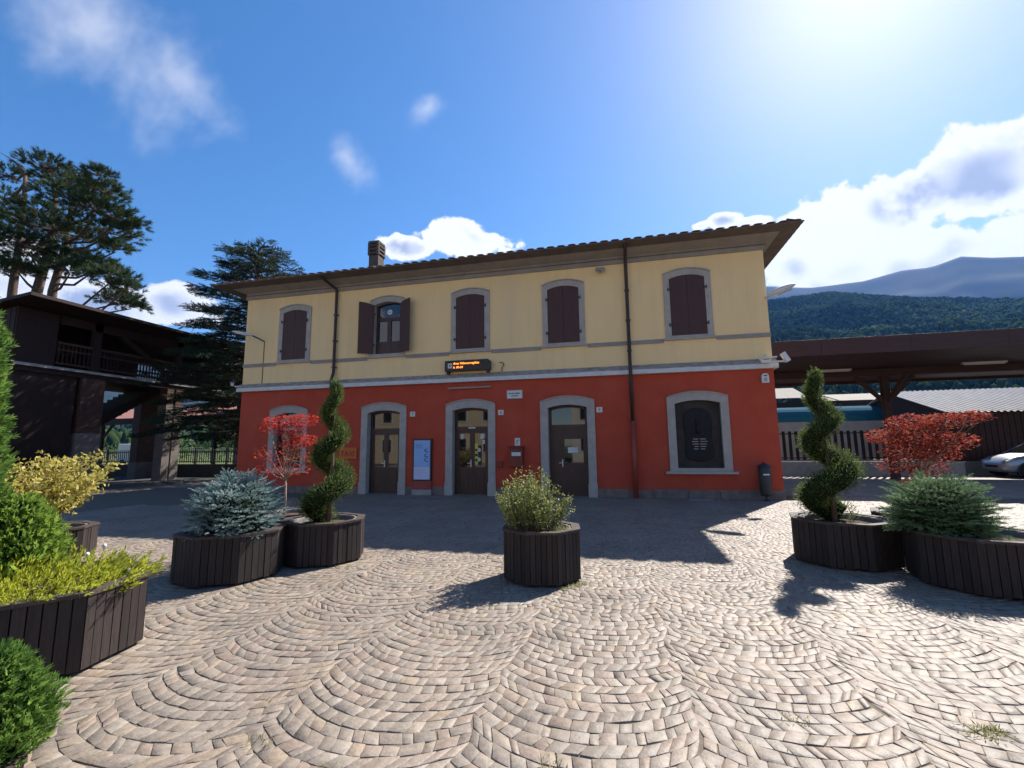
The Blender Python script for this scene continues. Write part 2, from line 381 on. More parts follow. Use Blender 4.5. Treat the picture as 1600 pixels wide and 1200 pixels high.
# ------------------------------------------------------------------ station building
D = 14.91; XL, XR = -14.41, 4.50; YB = 24.6
st = thing('station_building', 'two-storey station building, red ground floor, cream upper floor, brown shutters, tiled eaves', 'station', (-5, D, 0))
def arch(xc, w, zb, zs, za, n=12):
    hw = w/2; s = za-zs; rr = (hw*hw+s*s)/(2*s); cz = za-rr; a0 = math.asin(hw/rr)
    pts = [(xc-hw, zb), (xc+hw, zb)]
    for i in range(n+1):
        a = a0-2*a0*i/n; pts.append((xc+rr*math.sin(a), cz+rr*math.cos(a)))
    return pts
def wall_front(name, m, x0, x1, z0, z1, holes):
    loops = [[Vector((x0, z0, 0)), Vector((x1, z0, 0)), Vector((x1, z1, 0)), Vector((x0, z1, 0))]] + [[Vector((a, b, 0)) for a, b in h] for h in holes]
    tris = tessellate_polygon(loops); flat = [p for l in loops for p in l]
    b = MB(); b.add([(p.x, D, p.y) for p in flat], [])
    fs = []
    for t in tris:
        a, c, d = (flat[i] for i in t)
        fs.append(t if (c-a).cross(d-a).z > 0 else (t[0], t[2], t[1]))
    b.f += fs; b.m += [0]*len(fs)
    b.add([(x0,D,z0),(x0,YB,z0),(x0,YB,z1),(x0,D,z1)], [(0,3,2,1)]); b.add([(x1,D,z0),(x1,YB,z0),(x1,YB,z1),(x1,D,z1)], [(0,1,2,3)])
    b.add([(x0,YB,z0),(x1,YB,z0),(x1,YB,z1),(x0,YB,z1)], [(0,3,2,1)])
    return b.build(name, m, st)
DOORS = [-8.24, -4.99, -1.68]; DW = 1.77; DS, DA = 3.046, 3.208
GW = [(-12.2, 1.66), (2.30, 1.77)]; UW = [-12.14, -8.20, -5.0, -1.72, 2.22]; UWW = 1.42
holes_lo = [arch(x, DW-.16, .0005, DS-.06, DA-.07) for x in DOORS] + [arch(x, w-.16, .82, DS-.06, DA-.07) for x, w in GW]
holes_up = [arch(x, UWW-.12, 4.98, 7.018-.05, 7.171-.06) for x in UW]
wall_front('ground_floor_wall', M['red'], XL, XR, 0.0, 3.84, holes_lo)
wall_front('upper_floor_wall', M['cream'], XL, XR, 4.02, 7.62, holes_up)
MB().box(XL+.3, XR-.3, D+.42, D+.5, 0, 7.6).build('dark_backing', M['dark'], st)  # dark backing panel, stands in for the unlit rooms behind the openings
# plinth stones, one by one, interrupted at the doors
xs = [XL-.03]; gaps = [(x-DW/2-.0, x+DW/2+.0) for x in DOORS]
segs = []; cur = XL-.03
for a, c in gaps: segs.append((cur, a)); cur = c
segs.append((cur, XR+.03))
for a, c in segs:
    n = max(1, round((c-a)/.85)); e = [a+(c-a)*i/n + (random.uniform(-.12,.12) if 0 < i < n else 0) for i in range(n+1)]
    for i in range(n):
        h = .26+random.uniform(-.02,.02); y = D-.035+random.uniform(-.006,.006)
        MB().box(e[i]+.004, e[i+1]-.004, y, D-.001, -.02, h).build('plinth_stone', M['plinth'], st, bevel=.008)
def frame_ring(name, out, inn, m, parent, y0, depth, sill=False):
    b = MB(); n = len(out)
    vs = [(x, y0, z) for x, z in out] + [(x, y0, z) for x, z in inn] + [(x, D+.01, z) for x, z in out] + [(x, D+depth, z) for x, z in inn]
    fs = []
    for i in range(n):
        k = (i+1) % n
        if i == 0 and not sill: continue
        fs += [(i, k, n+k, n+i), (2*n+i, 2*n+k, k, i), (n+i, n+k, 3*n+k, 3*n+i)]
    b.add(vs, fs); return b.build(name, m, parent)
def drip(out, zs, parent):                        # thin raised outer moulding along the arch
    b = MB(); n = len(out); pts = out[2:]
    b.tube([(x, D-.06, z+.01) for x, z in pts], .022, 6); return b.build('arch_moulding', M['frame'], parent)
# doors --------------------------------------------------------------
def glazed_pane(x0, x1, z0, z1, y, parent, name='glass_pane'):
    return MB().box(x0, x1, y, y+.012, z0, z1).build(name, M['glass'], parent)
def door(i, xc):
    o = arch(xc, DW, 0, DS, DA); inn = arch(xc, DW-.50, 0, DS-.20, DA-.27)
    fr = frame_ring('door_surround', o, inn, M['frame'], st, D-.045, .30); drip(o, DS, fr)
    for s in (-1, 1):      # base block of each jamb
        MB().box(xc+s*(DW/2-.125)-.145, xc+s*(DW/2-.125)+.145, D-.065, D-.046, -.01, .42).build('jamb_base', M['frame'], fr, bevel=.006)
    w = DW-.50; y = D+.20; hw = w/2
    zt = 2.22                                      # transom bar
    lf = MB()
    ap = arch(xc, w, 0, DS-.20, DA-.27); ai = arch(xc, w-.16, zt+.08, DS-.27, DA-.345)
    lf.box(xc-hw, xc-hw+.085, y, y+.07, 0, DS-.2); lf.box(xc+hw-.085, xc+hw, y, y+.07, 0, DS-.2)
    lf.box(xc-hw+.085, xc+hw-.085, y-.01, y+.07, zt-.06, zt+.08)
    top = arch(xc, w, DS-.2, DS-.20, DA-.27); lowt = arch(xc, w-.17, DS-.27, DS-.27, DA-.345)
    n = len(top); vs = [(x, y, z) for x, z in top[2:]] + [(x, y, z) for x, z in lowt[2:]]; k = n-2
    lf.add(vs, [(j, j+1, k+j+1, k+j) for j in range(k-1)])
    d = lf.build('door', M['door'], st)
    if i == 2: d['label'] = 'solid dark door with one small glass pane'
    tp = arch(xc, w-.17, zt+.08, DS-.27, DA-.345); MB().plate(tp, y+.03, y+.045).build('transom_pane', M['glass'], d)
    x0, x1 = xc-hw+.085, xc+hw-.085
    if i < 2:
        for s, (a, c) in enumerate(((x0, xc-.004), (xc+.004, x1))):
            b = MB(); st_ = .085; zb, z2 = .92, zt-.06
            b.box(a, a+st_, y+.012, y+.055, .01, z2); b.box(c-st_, c, y+.012, y+.055, .01, z2)
            b.box(a+st_, c-st_, y+.012, y+.055, z2-.09, z2); b.box(a+st_, c-st_, y+.012, y+.055, zb-.1, zb); b.box(a+st_, c-st_, y+.012, y+.055, .01, .16)
            b.box(a+st_, c-st_, y+.028, y+.05, .16, zb-.1); b.box(a+st_+.05, c-st_-.05, y+.016, y+.029, .23, zb-.17)
            b.build('door_leaf', M['door'], d)
            glazed_pane(a+st_, c-st_, zb, z2-.09, y+.03, d)
        h = MB(); h.box(xc-.06, xc-.025, y-.004, y+.012, .93, 1.17); h.bar((xc-.042, y-.03, 1.06), (xc-.16, y-.03, 1.06), .02, .02); h.bar((xc-.042, y+.01, 1.06), (xc-.042, y-.035, 1.06), .018, .018)
        h.build('door_handle', M['steel'], d)
    else:
        b = MB(); z2 = zt-.06; pa, pc, pz0, pz1 = xc-.14, xc+.47, 1.05, 1.83
        b.box(x0, pa, y+.012, y+.055, .01, z2); b.box(pc, x1, y+.012, y+.055, .01, z2); b.box(pa, pc, y+.012, y+.055, pz1, z2); b.box(pa, pc, y+.012, y+.055, .01, pz0)
        b.box(x0+.06, pa-.06, y+.002, y+.013, .2, .85); b.box(pa+.03, pc-.03, y+.002, y+.013, .2, .85)
        b.build('door_leaf', M['door'], d); glazed_pane(pa, pc, pz0, pz1, y+.03, d)
        h = MB(); h.box(pa-.09, pa-.055, y-.004, y+.012, .93, 1.17); h.bar((pa-.072, y-.03, 1.06), (pa-.19, y-.03, 1.06), .02, .02); h.build('door_handle', M['steel'], d)
        MB().box(xc-.03, xc+.29, y+.026, y+.0285, 1.38, 1.56).build('notice', M['white'], d)
    MB().box(xc-hw, xc+hw, D-.02, D+.3, -.01, .018).build('threshold', M['plinth'], d)
    return d
dl = [door(i, x) for i, x in enumerate(DOORS)]
M['yellow'] = mat('yellow_print', (.62,.55,.07), rough=.5); M['black'] = mat('black_print', (.02,.02,.02), rough=.5); M['ochre'] = mat('brass', (.5,.36,.12), rough=.35, metal=.7)
yd = D+.2+.026; xd = DOORS[1]
MB().box(xd+.09, xd+.20, yd, yd+.002, 1.0, 1.72).build('yellow_poster', M['yellow'], dl[1])
pb = MB().box(xd+.2, xd+.33, yd, yd+.002, .98, 1.66).build('black_poster', M['black'], dl[1])
for z in (1.18, 1.50):
    c = MB(); c.add([(xd+.235+.065*math.cos(a*math.pi/8), yd-.002, z+.065*math.sin(a*math.pi/8)) for a in range(16)], [tuple(range(16))]); c.build('white_disc', M['white'], dl[1])
for k in range(3): MB().box(xd+.1, xd+.19, yd-.002, yd-.0005, 1.12+.17*k, 1.2+.17*k).build('black_lettering', M['black'], dl[1])
for (a, c, z0, z1) in ((.29,.42,1.88,2.04), (.36,.45,1.70,1.84), (-.42,-.33,1.88,2.05), (-.13,.12,2.235,2.285)):
    yy = yd if z1 < 2.1 else D+.187
    MB().box(xd+a, xd+c, yy, yy+.002, z0, z1).build('paper_notice', M['white'], dl[1])
# ground floor windows -----------------------------------------------
def gf_window(i, xc, w):
    o = arch(xc, w, .80, DS, DA); inn = arch(xc, w-.46, .90, DS-.19, DA-.25)
    fr = frame_ring('window_surround', o, inn, M['frame'], st, D-.045, .16 if i else .24, True); drip(o, DS, fr)
    MB().box(xc-w/2-.13, xc+w/2+.13, D-.13, D+.02, .725, .80).build('window_sill', M['frame'], fr, bevel=.008)
    ww = w-.46
    if i == 0:
        b = MB(); y = D+.16; a0, a1 = xc-ww/2, xc+ww/2
        b.box(a0, a0+.08, y, y+.05, .9, DS-.2); b.box(a1-.08, a1, y, y+.05, .9, DS-.2); b.box(xc-.05, xc+.05, y-.005, y+.05, .98, 2.2); b.box(a0+.08, a1-.08, y-.005, y+.05, 2.2, 2.3); b.box(a0+.08, a1-.08, y, y+.05, .9, .98)
        wn_ = b.build('window', M['door'], fr)
        MB().plate(arch(xc, ww-.02, .9, DS-.2, DA-.26), y+.04, y+.05).build('glass_pane', M['glass'], fr)
        c = MB(); n = 40
        for k in range(n): 
            x = a0+.1+(ww-.2)*k/n; c.box(x, x+(ww-.2)/n*.62, y+.02, y+.034, 2.34, 2.78-.06*abs(math.sin(k*.5)))
        c.build('blind_slat', M['white'], fr)
    else:
        M['niche'] = mat('niche_stone', (.062,.050,.043), (.04,.033,.03), 3, .8, .3, 20, .2)
        M['stele'] = mat('dark_bronze', (.010,.009,.011), (.018,.015,.016), 4, .6, .5, 25, .25)
        MB().plate(arch(xc, ww+.04, .88, DS-.18, DA-.24), D+.10, D+.16).build('niche_back', M['niche'], fr)
        pts = [(-.36,.30),(-.40,.52),(-.37,.9),(-.42,1.35),(-.40,1.62),(-.28,1.70),(-.18,1.78),(0,1.80),(.16,1.78),(.30,1.70),(.38,1.55),(.40,1.2),(.37,.85),(.43,.5),(.38,.30),(.2,.20),(0,.16),(-.2,.21)]
        sl = MB().plate([(xc+a, z+.92) for a, z in pts], D+.05, D+.10).build('memorial_plaque', M['stele'], fr, bevel=.012)
        f = MB(); f.lathe([(0,0),(.05,.01),(.06,.12),(.045,.3),(.06,.36),(.05,.44),(.0,.5)], (xc-.02, D+.05, 1.92), 10); f.build('relief_figure', M['stele'], fr, True)
        M['inscr'] = mat('inscription', (.34,.31,.28), rough=.5)
        for k, (a, wd) in enumerate(((-.17,.15),(.03,.16),(-.20,.18),(.04,.2),(-.19,.17),(.02,.19),(-.14,.12),(.03,.16),(-.16,.13),(.04,.12))):
            z = 1.76-.075*(k//2); MB().box(xc+a, xc+a+wd, D+.046, D+.0505, z, z+.022).build('inscription_line', M['inscr'], fr)
    return fr
for i, (x, w) in enumerate(GW): gf_window(i, x, w)
# upper windows -------------------------------------------------------
def shutter_leaf(xc, half, side, zb, zs, za, y):
    ap = arch(xc, half*2, zb, zs, za, 14)
    pts = [p for p in ap if (p[0] <= xc+.001 if side < 0 else p[0] >= xc-.001)]
    if side < 0: poly = [(xc-half, zb), (xc-.004, zb)] + [(min(p[0], xc-.004), p[1]) for p in pts if p[1] > zb+.01]
    else: poly = [(xc+.004, zb), (xc+half, zb)] + [(max(p[0], xc+.004), p[1]) for p in pts if p[1] > zb+.01]
    return poly
for i, xc in enumerate(UW):
    zb, zs, za = 4.878, 7.018, 7.171
    o = arch(xc, UWW, zb+.03, zs, za); inn = arch(xc, UWW-.36, zb+.13, zs-.15, za-.20)
    fr = frame_ring('window_surround', o, inn, M['frame'], st, D-.04, .22, True); drip(o, zs, fr)
    MB().box(xc-UWW/2-.07, xc+UWW/2+.07, D-.085, D+.01, zb-.015, zb+.05).build('window_sill', M['frame'], fr, bevel=.006)
    half = (UWW-.37)/2
    for s in (-1, 1):
        poly = shutter_leaf(xc, half, s, zb+.14, zs-.155, za-.205, 0)
        if i != 1:
            b = MB().plate(poly, D-.028, D+.008)
            sh = b.build('shutter', M['shutter'], st)
            g = MB()
            for q in (1, 2): 
                gx = xc+s*half*q/3; g.box(gx-.004, gx+.004, D-.0295, D-.0275, zb+.16, zs-.17)
            g.build('board_groove', M['iron'], sh)
            for z in (zb+.48, zs-.5):
                h = MB(); h.box(xc+s*half-.05, xc+s*half+.06, D-.055, D-.029, z-.025, z+.025); h.tube([(xc+s*(half+.05), D-.06, z-.06), (xc+s*(half+.05), D-.06, z+.06)], .016, 6); h.build('hinge', M['iron'], sh)
        else:
            hx = xc+s*half; a = R(28 if s < 0 else 22)          # swung out almost flat against the wall
            b = MB(); n = len(poly)
            def rot(x, yy):
                dx = hx-x; ux = hx + dx*math.cos(a); uy = D-.05 - abs(dx)*math.sin(a); return (ux + yy*math.sin(a)*s, uy - yy*math.cos(a))
            vs = [(*rot(x, 0.0), z) for x, z in poly] + [(*rot(x, .036), z) for x, z in poly]
            b.add(vs, [tuple(range(n)), tuple(range(n, 2*n))[::-1]] + [(j, n+j, n+(j+1) % n, (j+1) % n) for j in range(n)])
            sh = b.build('shutter', M['shutter'], st); sh['label'] = 'brown shutter leaf standing open beside the glazed window'
            for z in (zb+.48, zs-.5):
                h = MB(); h.box(hx-.05, hx+.05, D-.075, D-.045, z-.025, z+.025); h.build('hinge', M['iron'], sh)
    if i == 1:
        b = MB(); y = D+.14; a0, a1 = xc-half, xc+half; zt = 6.28
        b.box(a0, a0+.08, y, y+.06, zb+.13, zs-.15); b.box(a1-.08, a1, y, y+.06, zb+.13, zs-.15); b.box(a0+.08, a1-.08, y-.012, y+.06, zt, zt+.13)
        b.box(xc-.075, xc+.075, y-.008, y+.06, zb+.13, zt); b.box(a0+.08, a1-.08, y, y+.06, zb+.13, zb+.62)
        win = b.build('window', M['door'], fr); win['label'] = 'glazed casement with open shutters'
        MB().plate(arch(xc, half*2-.01, zb+.6, zs-.16, za-.21), y+.03, y+.042).build('glass_pane', M['glass'], fr)
        c = MB(); c.lathe([(.03,0),(.075,.004),(.10,.02),(.10,.03),(.03,.03)], (0,0,0), 20); c.v = [(xc+x, y+.028-z*.4, 6.62+yy) for x, yy, z in c.v]; c.build('fan_vent', M['white'], fr)
# belt, cornice, frieze, eaves ------------------------------------------
edges = sorted([XL-.02]+[XR+.02])
cur = XL-.02
for xc in UW+[None]:
    e = XR+.02 if xc is None else xc-UWW/2-.072
    MB().box(cur, e, D-.03, D-.001, 4.80, 4.926).build('belt_course', M['frieze'], st)
    if xc is not None: cur = xc+UWW/2+.072
b = MB(); x0, x1 = XL-.13, XR+.11
b.box(x0, x1, D-.15, YB+.1, 3.83, 3.965); b.build('white_cornice', M['white'], st)
b = MB(); prof = [(D-.135, 3.966), (D-.12, 4.03), (D-.06, 4.05), (D-.03, 4.13), (D+.05, 4.14)]
for (ya, za), (yb2, zb2) in zip(prof, prof[1:]): b.add([(x0+.02, ya, za), (x1-.02, ya, za), (x1-.02, yb2, zb2), (x0+.02, yb2, zb2)], [(0,1,2,3)])
b.box(x0+.02, XL, D-.1, YB, 3.966, 4.05); b.box(XR, x1-.02, D-.1, YB, 3.966, 4.05)
b.build('cornice_ledge', M['cornice'], st)
EX0, EX1, EY0, EY1 = -15.32, 5.36, D-.92, YB+.92
b = MB(); b.box(XL-.05, XR+.05, D-.05, YB+.05, 7.55, 7.69); b.build('frieze_band', M['frieze'], st)
b = MB(); b.box(XL-.065, XR+.065, D-.07, YB+.07, 7.69, 7.715); b.build('frieze_moulding', M['soffit'], st)
b = MB()
def ring(z0, o0, z1, o1): 
    vs = [(XL-o0,D-o0,z0),(XR+o0,D-o0,z0),(XR+o0,YB+o0,z0),(XL-o0,YB+o0,z0),(XL-o1,D-o1,z1),(XR+o1,D-o1,z1),(XR+o1,YB+o1,z1),(XL-o1,YB+o1,z1)]
    b.add(vs, [(i, (i+1) % 4, 4+(i+1) % 4, 4+i) for i in range(4)])
ring(7.715, .03, 7.80, .05); ring(7.80, .05, 7.925, .40); b.build('eaves_cove', M['frieze'], st)
b = MB()
b.box(EX0, EX1, EY0, EY1, 7.925, 7.965); b.build('eaves_soffit', M['soffit'], st)
# roof (hipped) with tiles
PT = math.tan(R(17)); zr0 = 7.966; hy = (EY1-EY0)/2; zr = zr0+hy*PT; ym = (EY0+EY1)/2
b = MB(); b.add([(EX0,EY0,zr0),(EX1,EY0,zr0),(EX1,EY1,zr0),(EX0,EY1,zr0),(EX0+hy,ym,zr),(EX1-hy,ym,zr)], [(0,1,5,4),(1,2,5),(2,3,4,5),(3,0,4)])
roof = b.build('roof', M['tile'], st)
def tile_mesh():
    n = 6; vs = []; L_ = .46
    for (y, r, dz) in ((0, .125, .014), (L_, .105, .006)):
        for j in range(n+1):
            a = math.pi*j/n; vs.append((r*math.cos(a), y, dz+.026*math.sin(a)*r/.125))
    fs = [(j, j+1, n+1+j+1, n+1+j) for j in range(n)] + [tuple(range(n, -1, -1))]
    me = bpy.data.meshes.new('roof_tile'); me.from_pydata(vs, [], fs); me.materials.append(M['tile']); me.polygons.foreach_set('use_smooth', [True]*n+[False]); return me
tm = tile_mesh(); so = ORG[st.name]; n = int((EX1-EX0)/.34)
pitch = math.atan(PT)
for row in range(3):
    for k in range(n+1):
        x = EX0+.1+.34*k; y = EY0-.05+row*.40
        if x-EX0 < row*.4 or EX1-x < row*.4: continue
        o = bpy.data.objects.new('roof_tile', tm); COL.objects.link(o); o.parent = roof
        o.location = Vector((x+random.uniform(-.012,.012), y, zr0+(y-EY0)*PT+.0)) - so; o.rotation_euler = (pitch, 0, random.uniform(-.02,.02))
for k in range(30):
    y = EY0+.2+.34*k
    o = bpy.data.objects.new('roof_tile', tm); COL.objects.link(o); o.parent = roof
    o.location = Vector((EX1+.05, y, zr0)) - so; o.rotation_euler = (pitch, 0, math.pi/2)
vs = []; b = MB()
for k in range(n+1):
    x = EX0+.1+.34*k; ya = EY0+1.15; d = min(x-EX0, EX1-x, hy)
    if d < 1.3: continue
    yb2 = EY0+d
    m_ = 5
    q = [(x+.115*math.cos(math.pi*j/m_), ya, zr0+(ya-EY0)*PT+.01+.045*math.sin(math.pi*j/m_)) for j in range(m_+1)] + [(x+.115*math.cos(math.pi*j/m_), yb2, zr0+(yb2-EY0)*PT+.01+.045*math.sin(math.pi*j/m_)) for j in range(m_+1)]
    b.add(q, [(j, j+1, m_+2+j, m_+1+j) for j in range(m_)])
stuff(b.build('tile_field', M['tile'], roof))
# chimney
ch = MB(); cx, cy = -9.93, 16.95; M['brickc'] = mat('chimney_render', (.10,.08,.07), (.065,.052,.046), 5, .9, .4, 30)
ch.box(cx-.22, cx+.22, cy-.24, cy+.24, 8.7, 9.75)
for z in (9.80, 9.97, 10.14): ch.box(cx-.26, cx+.26, cy-.28, cy+.28, z, z+.07)
for sx in (-1, 1):
    for sy in (-1, 1): ch.box(cx+sx*.20-.05, cx+sx*.20+.05, cy+sy*.25-.05, cy+sy*.25+.05, 9.75, 10.3)
ch.box(cx-.16, cx+.16, cy-.18, cy+.18, 9.74, 10.29)
ch.box(cx-.245, cx+.245, cy-.265, cy+.265, 10.28, 10.38); ch.build('chimney', M['brickc'], roof)
MB().box(cx-.235, cx+.235, cy-.255, cy+.255, 8.68, 9.25).build('chimney_flashing', M['white'], roof)
# downpipes
def downpipe(x, zt_red):
    pts = [(x-.28, D-.72, 7.92), (x-.24, D-.60, 7.86), (x-.02, D-.14, 7.62), (x, D-.11, 7.5), (x, D-.11, 4.4), (x, D-.22, 4.1), (x, D-.22, 3.8), (x, D-.12, 3.55), (x, D-.12, zt_red)]
    if x > 0: pts = [(x, D-.72, 7.92), (x, D-.55, 7.84), (x, D-.14, 7.60)] + pts[3:]
    o = MB().tube(pts, .055, 10).build('downpipe', M['pipe'], st, True)
    MB().tube([(x, D-.12, zt_red), (x, D-.12, .02)], .075, 10).build('downpipe_boot', M['redpipe'] if x > 0 else M['redpipe'], o, True)
    for z in (6.6, 5.6, 4.6, 3.2, 2.4): MB().box(x-.075, x+.075, D-.16, D-.0, z-.015, z+.015).build('pipe_clamp', M['pipe'], o)
downpipe(-10.3, 2.35); downpipe(.37, 2.35)

# ------------------------------------------------------------------ things fixed to the building
def text_mesh(name, txt, size, m, parent, x, y, z, shear=0.0, sx=1.0, align='LEFT'):
    c = bpy.data.curves.new(name, 'FONT'); c.body = txt; c.size = size; c.extrude = .0015; c.align_x = align; c.shear = shear; c.resolution_u = 2
    t = bpy.data.objects.new(name, c); COL.objects.link(t)
    dg = bpy.context.evaluated_depsgraph_get(); me = bpy.data.meshes.new_from_object(t.evaluated_get(dg)); bpy.data.objects.remove(t)
    me.name = name; me.materials.clear(); me.materials.append(m)
    o = bpy.data.objects.new(name, me); COL.objects.link(o); o.parent = parent
    o.rotation_euler = (math.pi/2, 0, 0); o.scale = (sx, 1, 1)
    o.location = Vector((x, y, z)) - ORG.get(parent.name, Vector((0,0,0))); return o
M['led'] = emit('orange_led', (1.0, .24, .03), 2.2)
M['bezel'] = mat('display_housing', (.018,.017,.018), (.03,.028,.028), 8, .4, .1, 60)
M['sign'] = mat('sign_white', (.70,.68,.64), (.62,.60,.56), 7, .6, .1, 50)
M['ink'] = mat('dark_ink', (.05,.05,.055), rough=.6)
t = thing('display_board', 'black LED display board with orange text above the middle door', 'display', (-5.04, D-.1, 4.14))
b = MB(); b.plate([(-5.85,4.20),(-4.22,4.20),(-4.22,4.50),(-4.30,4.57),(-5.85,4.57)], D-.24, D-.04); b.build('housing', M['bezel'], t, bevel=.01)
b = MB(); b.box(-5.80, -5.72, D-.2, D-.02, 4.12, 4.2); b.box(-4.36, -4.28, D-.2, D-.02, 4.12, 4.2); b.build('bracket', M['iron'], t)
MB().box(-5.76, -4.42, D-.243, D-.241, 4.245, 4.535).build('screen', mat('screen_black', (.012,.012,.014), rough=.25), t)
MB().box(-5.73, -5.58, D-.247, D-.2435, 4.30, 4.47).build('camera_symbol', M['sign'], t)
MB().box(-5.69, -5.63, D-.249, D-.2475, 4.36, 4.42).build('symbol_mark', M['ink'], t)
text_mesh('led_text', 'Area Videosorvegliata', .105, M['led'], t, -5.54, D-.247, 4.425, .25, 1.0)
text_mesh('led_text', 'h. 00-24', .105, M['led'], t, -5.54, D-.247, 4.29, .25, 1.0)
o = MB(); o.box(-5.79, -4.23, D-.10, D-.002, 3.60, 3.655); tag(o.build('cable_duct', M['frieze'], bevel=.006), 'long narrow grey bar under the cornice below the display', 'duct')
t = thing('name_plaque', 'small white plaque with two dark lines on red wall beside middle door', 'plaque', (-3.42, D, 3.19))
MB().box(-3.70, -3.15, D-.03, D-.002, 3.19, 3.49).build('panel', M['sign'], t, bevel=.004)
b = MB(); b.box(-3.70, -3.15, D-.036, D-.031, 3.475, 3.49); b.box(-3.70, -3.15, D-.036, D-.031, 3.19, 3.205); b.box(-3.70, -3.685, D-.036, D-.031, 3.205, 3.475); b.box(-3.165, -3.15, D-.036, D-.031, 3.205, 3.475); b.build('border', M['frieze'], t)
for z, xa, n in ((3.35, -3.62, 10), (3.27, -3.54, 6)):
    for k in range(n):
        h = random.choice((.035,.045,.045)); MB().box(xa+k*.04, xa+k*.04+random.uniform(.018,.03), D-.034, D-.0305, z, z+h).build('lettering', M['ink'], t)
for (x, z, num, lab) in ((-7.13, 2.775, '7', 'white house number tile right of the left door'), (-3.91, 2.745, '8', 'white house number tile right of the middle door'), (-.645, 2.745, '9', 'white house number tile right of the right door')):
    t = thing('house_number', lab, 'number tile', (x, D, z-.08), 'house number tiles')
    MB().box(x-.095, x+.095, D-.014, D-.002, z-.085, z+.085).build('tile', M['sign'], t, bevel=.003)
    text_mesh('digit', num, .13, M['ink'], t, x, D-.0165, z-.045, align='CENTER')
t = thing('notice_board', 'upright blue and white information poster board between left and middle doors', 'notice board', (-6.7, D, .2))
M['blue'] = mat('blue_poster', (.24,.42,.74), (.30,.48,.78), 1.5, .4, 0, 10); M['pale'] = mat('pale_poster', (.52,.56,.78), (.58,.61,.8), 3, .4, 0, 10)
b = MB(); b.box(-7.05, -6.36, D-.10, D-.002, .47, 1.90); b.build('case', M['bezel'], t, bevel=.008)
MB().box(-7.0, -6.41, D-.108, D-.1005, .95, 1.85).build('blue_poster', M['blue'], t); MB().box(-7.0, -6.41, D-.108, D-.1005, .52, .946).build('pale_poster', M['pale'], t)
M['navy'] = mat('navy_print', (.03,.05,.16), rough=.5)
for k, z in enumerate((1.50, 1.33, 1.18)):
    MB().tube([(-6.53+.075*math.cos(a), D-.112, z+.05*math.sin(a)) for a in [q*.35 for q in range(4, 17)]], .013, 5).build('print_mark', M['navy'], t)
for k in range(8): MB().box(-6.95, -6.95+random.uniform(.2,.5), D-.112, D-.1085, 1.72-.045*k if k < 4 else .9-.06*k+.2, 1.73-.045*k if k < 4 else .908-.06*k+.2).build('print_line', M['navy'] if k < 4 else M['frame'], t)
b = MB(); b.box(-7.05, -6.36, D-.09, D-.02, .18, .47); b.build('plinth_panel', M['redpipe'], t); MB().box(-7.06, -6.35, D-.13, D-.04, 0, .18).build('foot_stone', M['concrete'], t, bevel=.008)
t = thing('taxi_sign', 'orange taxi sign on red wall behind the left spiral topiary', 'sign', (-9.62, D, 1.23))
MB().box(-9.98, -9.26, D-.05, D-.004, 1.22, 1.63).build('panel', mat('orange_sign', (.62,.13,.02), (.55,.11,.02), 5, .5, 0, 10), t, bevel=.01)
text_mesh('lettering', 'TAXI', .25, mat('dark_red_ink', (.18,.03,.02), rough=.6), t, -9.62, D-.053, 1.33, align='CENTER')
t = thing('small_notice', 'small white notice on red wall above the letterbox', 'notice', (-3.34, D, 1.64))
MB().box(-3.44, -3.26, D-.012, D-.002, 1.635, 1.88).build('sheet', M['sign'], t)
for k in range(3): MB().box(-3.40, -3.34+.02*k, D-.015, D-.0125, 1.70+.05*k, 1.72+.05*k).build('print', M['ink'], t)
t = thing('letterbox', 'dark red wall letterbox with white label between middle and right doors', 'letterbox', (-3.36, D, .9))
M['boxred'] = mat('letterbox_red', (.20,.028,.022), (.16,.024,.02), 5, .4, 0, 10)
MB().box(-3.58, -3.14, D-.22, D-.002, .92, 1.56).build('body', M['boxred'], t, bevel=.02); MB().box(-3.61, -3.11, D-.25, D-.0, 1.565, 1.62).build('lid', M['boxred'], t, bevel=.012)
MB().box(-3.5, -3.2, D-.224, D-.2205, 1.30, 1.42).build('label', M['sign'], t); MB().box(-3.5, -3.2, D-.226, D-.2205, 1.47, 1.50).build('slot', M['ink'], t)
t = thing('intercom', 'small dark box with pale button beside the middle door', 'intercom', (-3.95, D, .95))
MB().box(-4.02, -3.86, D-.06, D-.002, .93, 1.13).build('case', M['boxred'], t, bevel=.01); MB().lathe([(0,.0),(.022,.0),(.022,.02),(0,.02)], (0,0,0), 10).build('button', M['sign'], t).location = (.0, -.075, .04)
t = thing('litter_bin', 'dark cylindrical litter bin on post at the right end of the red wall', 'bin', (3.95, D-.28, 0))
bx, by = 3.95, D-.28
MB().lathe([(.03,0),(.03,.16)], (bx, by, 0), 10).build('post', M['iron'], t, True); MB().lathe([(.10,0),(.10,.015),(.03,.03)], (bx, by, 0), 14).build('base', M['iron'], t, True)
MB().lathe([(0,.14),(.13,.14),(.15,.2),(.165,.6),(.165,.92),(.15,.93)], (bx, by, 0), 18).build('drum', mat('bin_metal', (.035,.032,.034), (.05,.046,.046), 6, .5, .1, 40), t, True)
MB().lathe([(.175,.93),(.175,.96),(.12,1.02),(.03,1.05),(.03,1.08),(0,1.09)], (bx, by, 0), 18).build('lid', M['iron'], t, True)
MB().box(bx-.08, bx+.08, by-.169, by-.165, .72, .76).build('label', M['sign'], t)
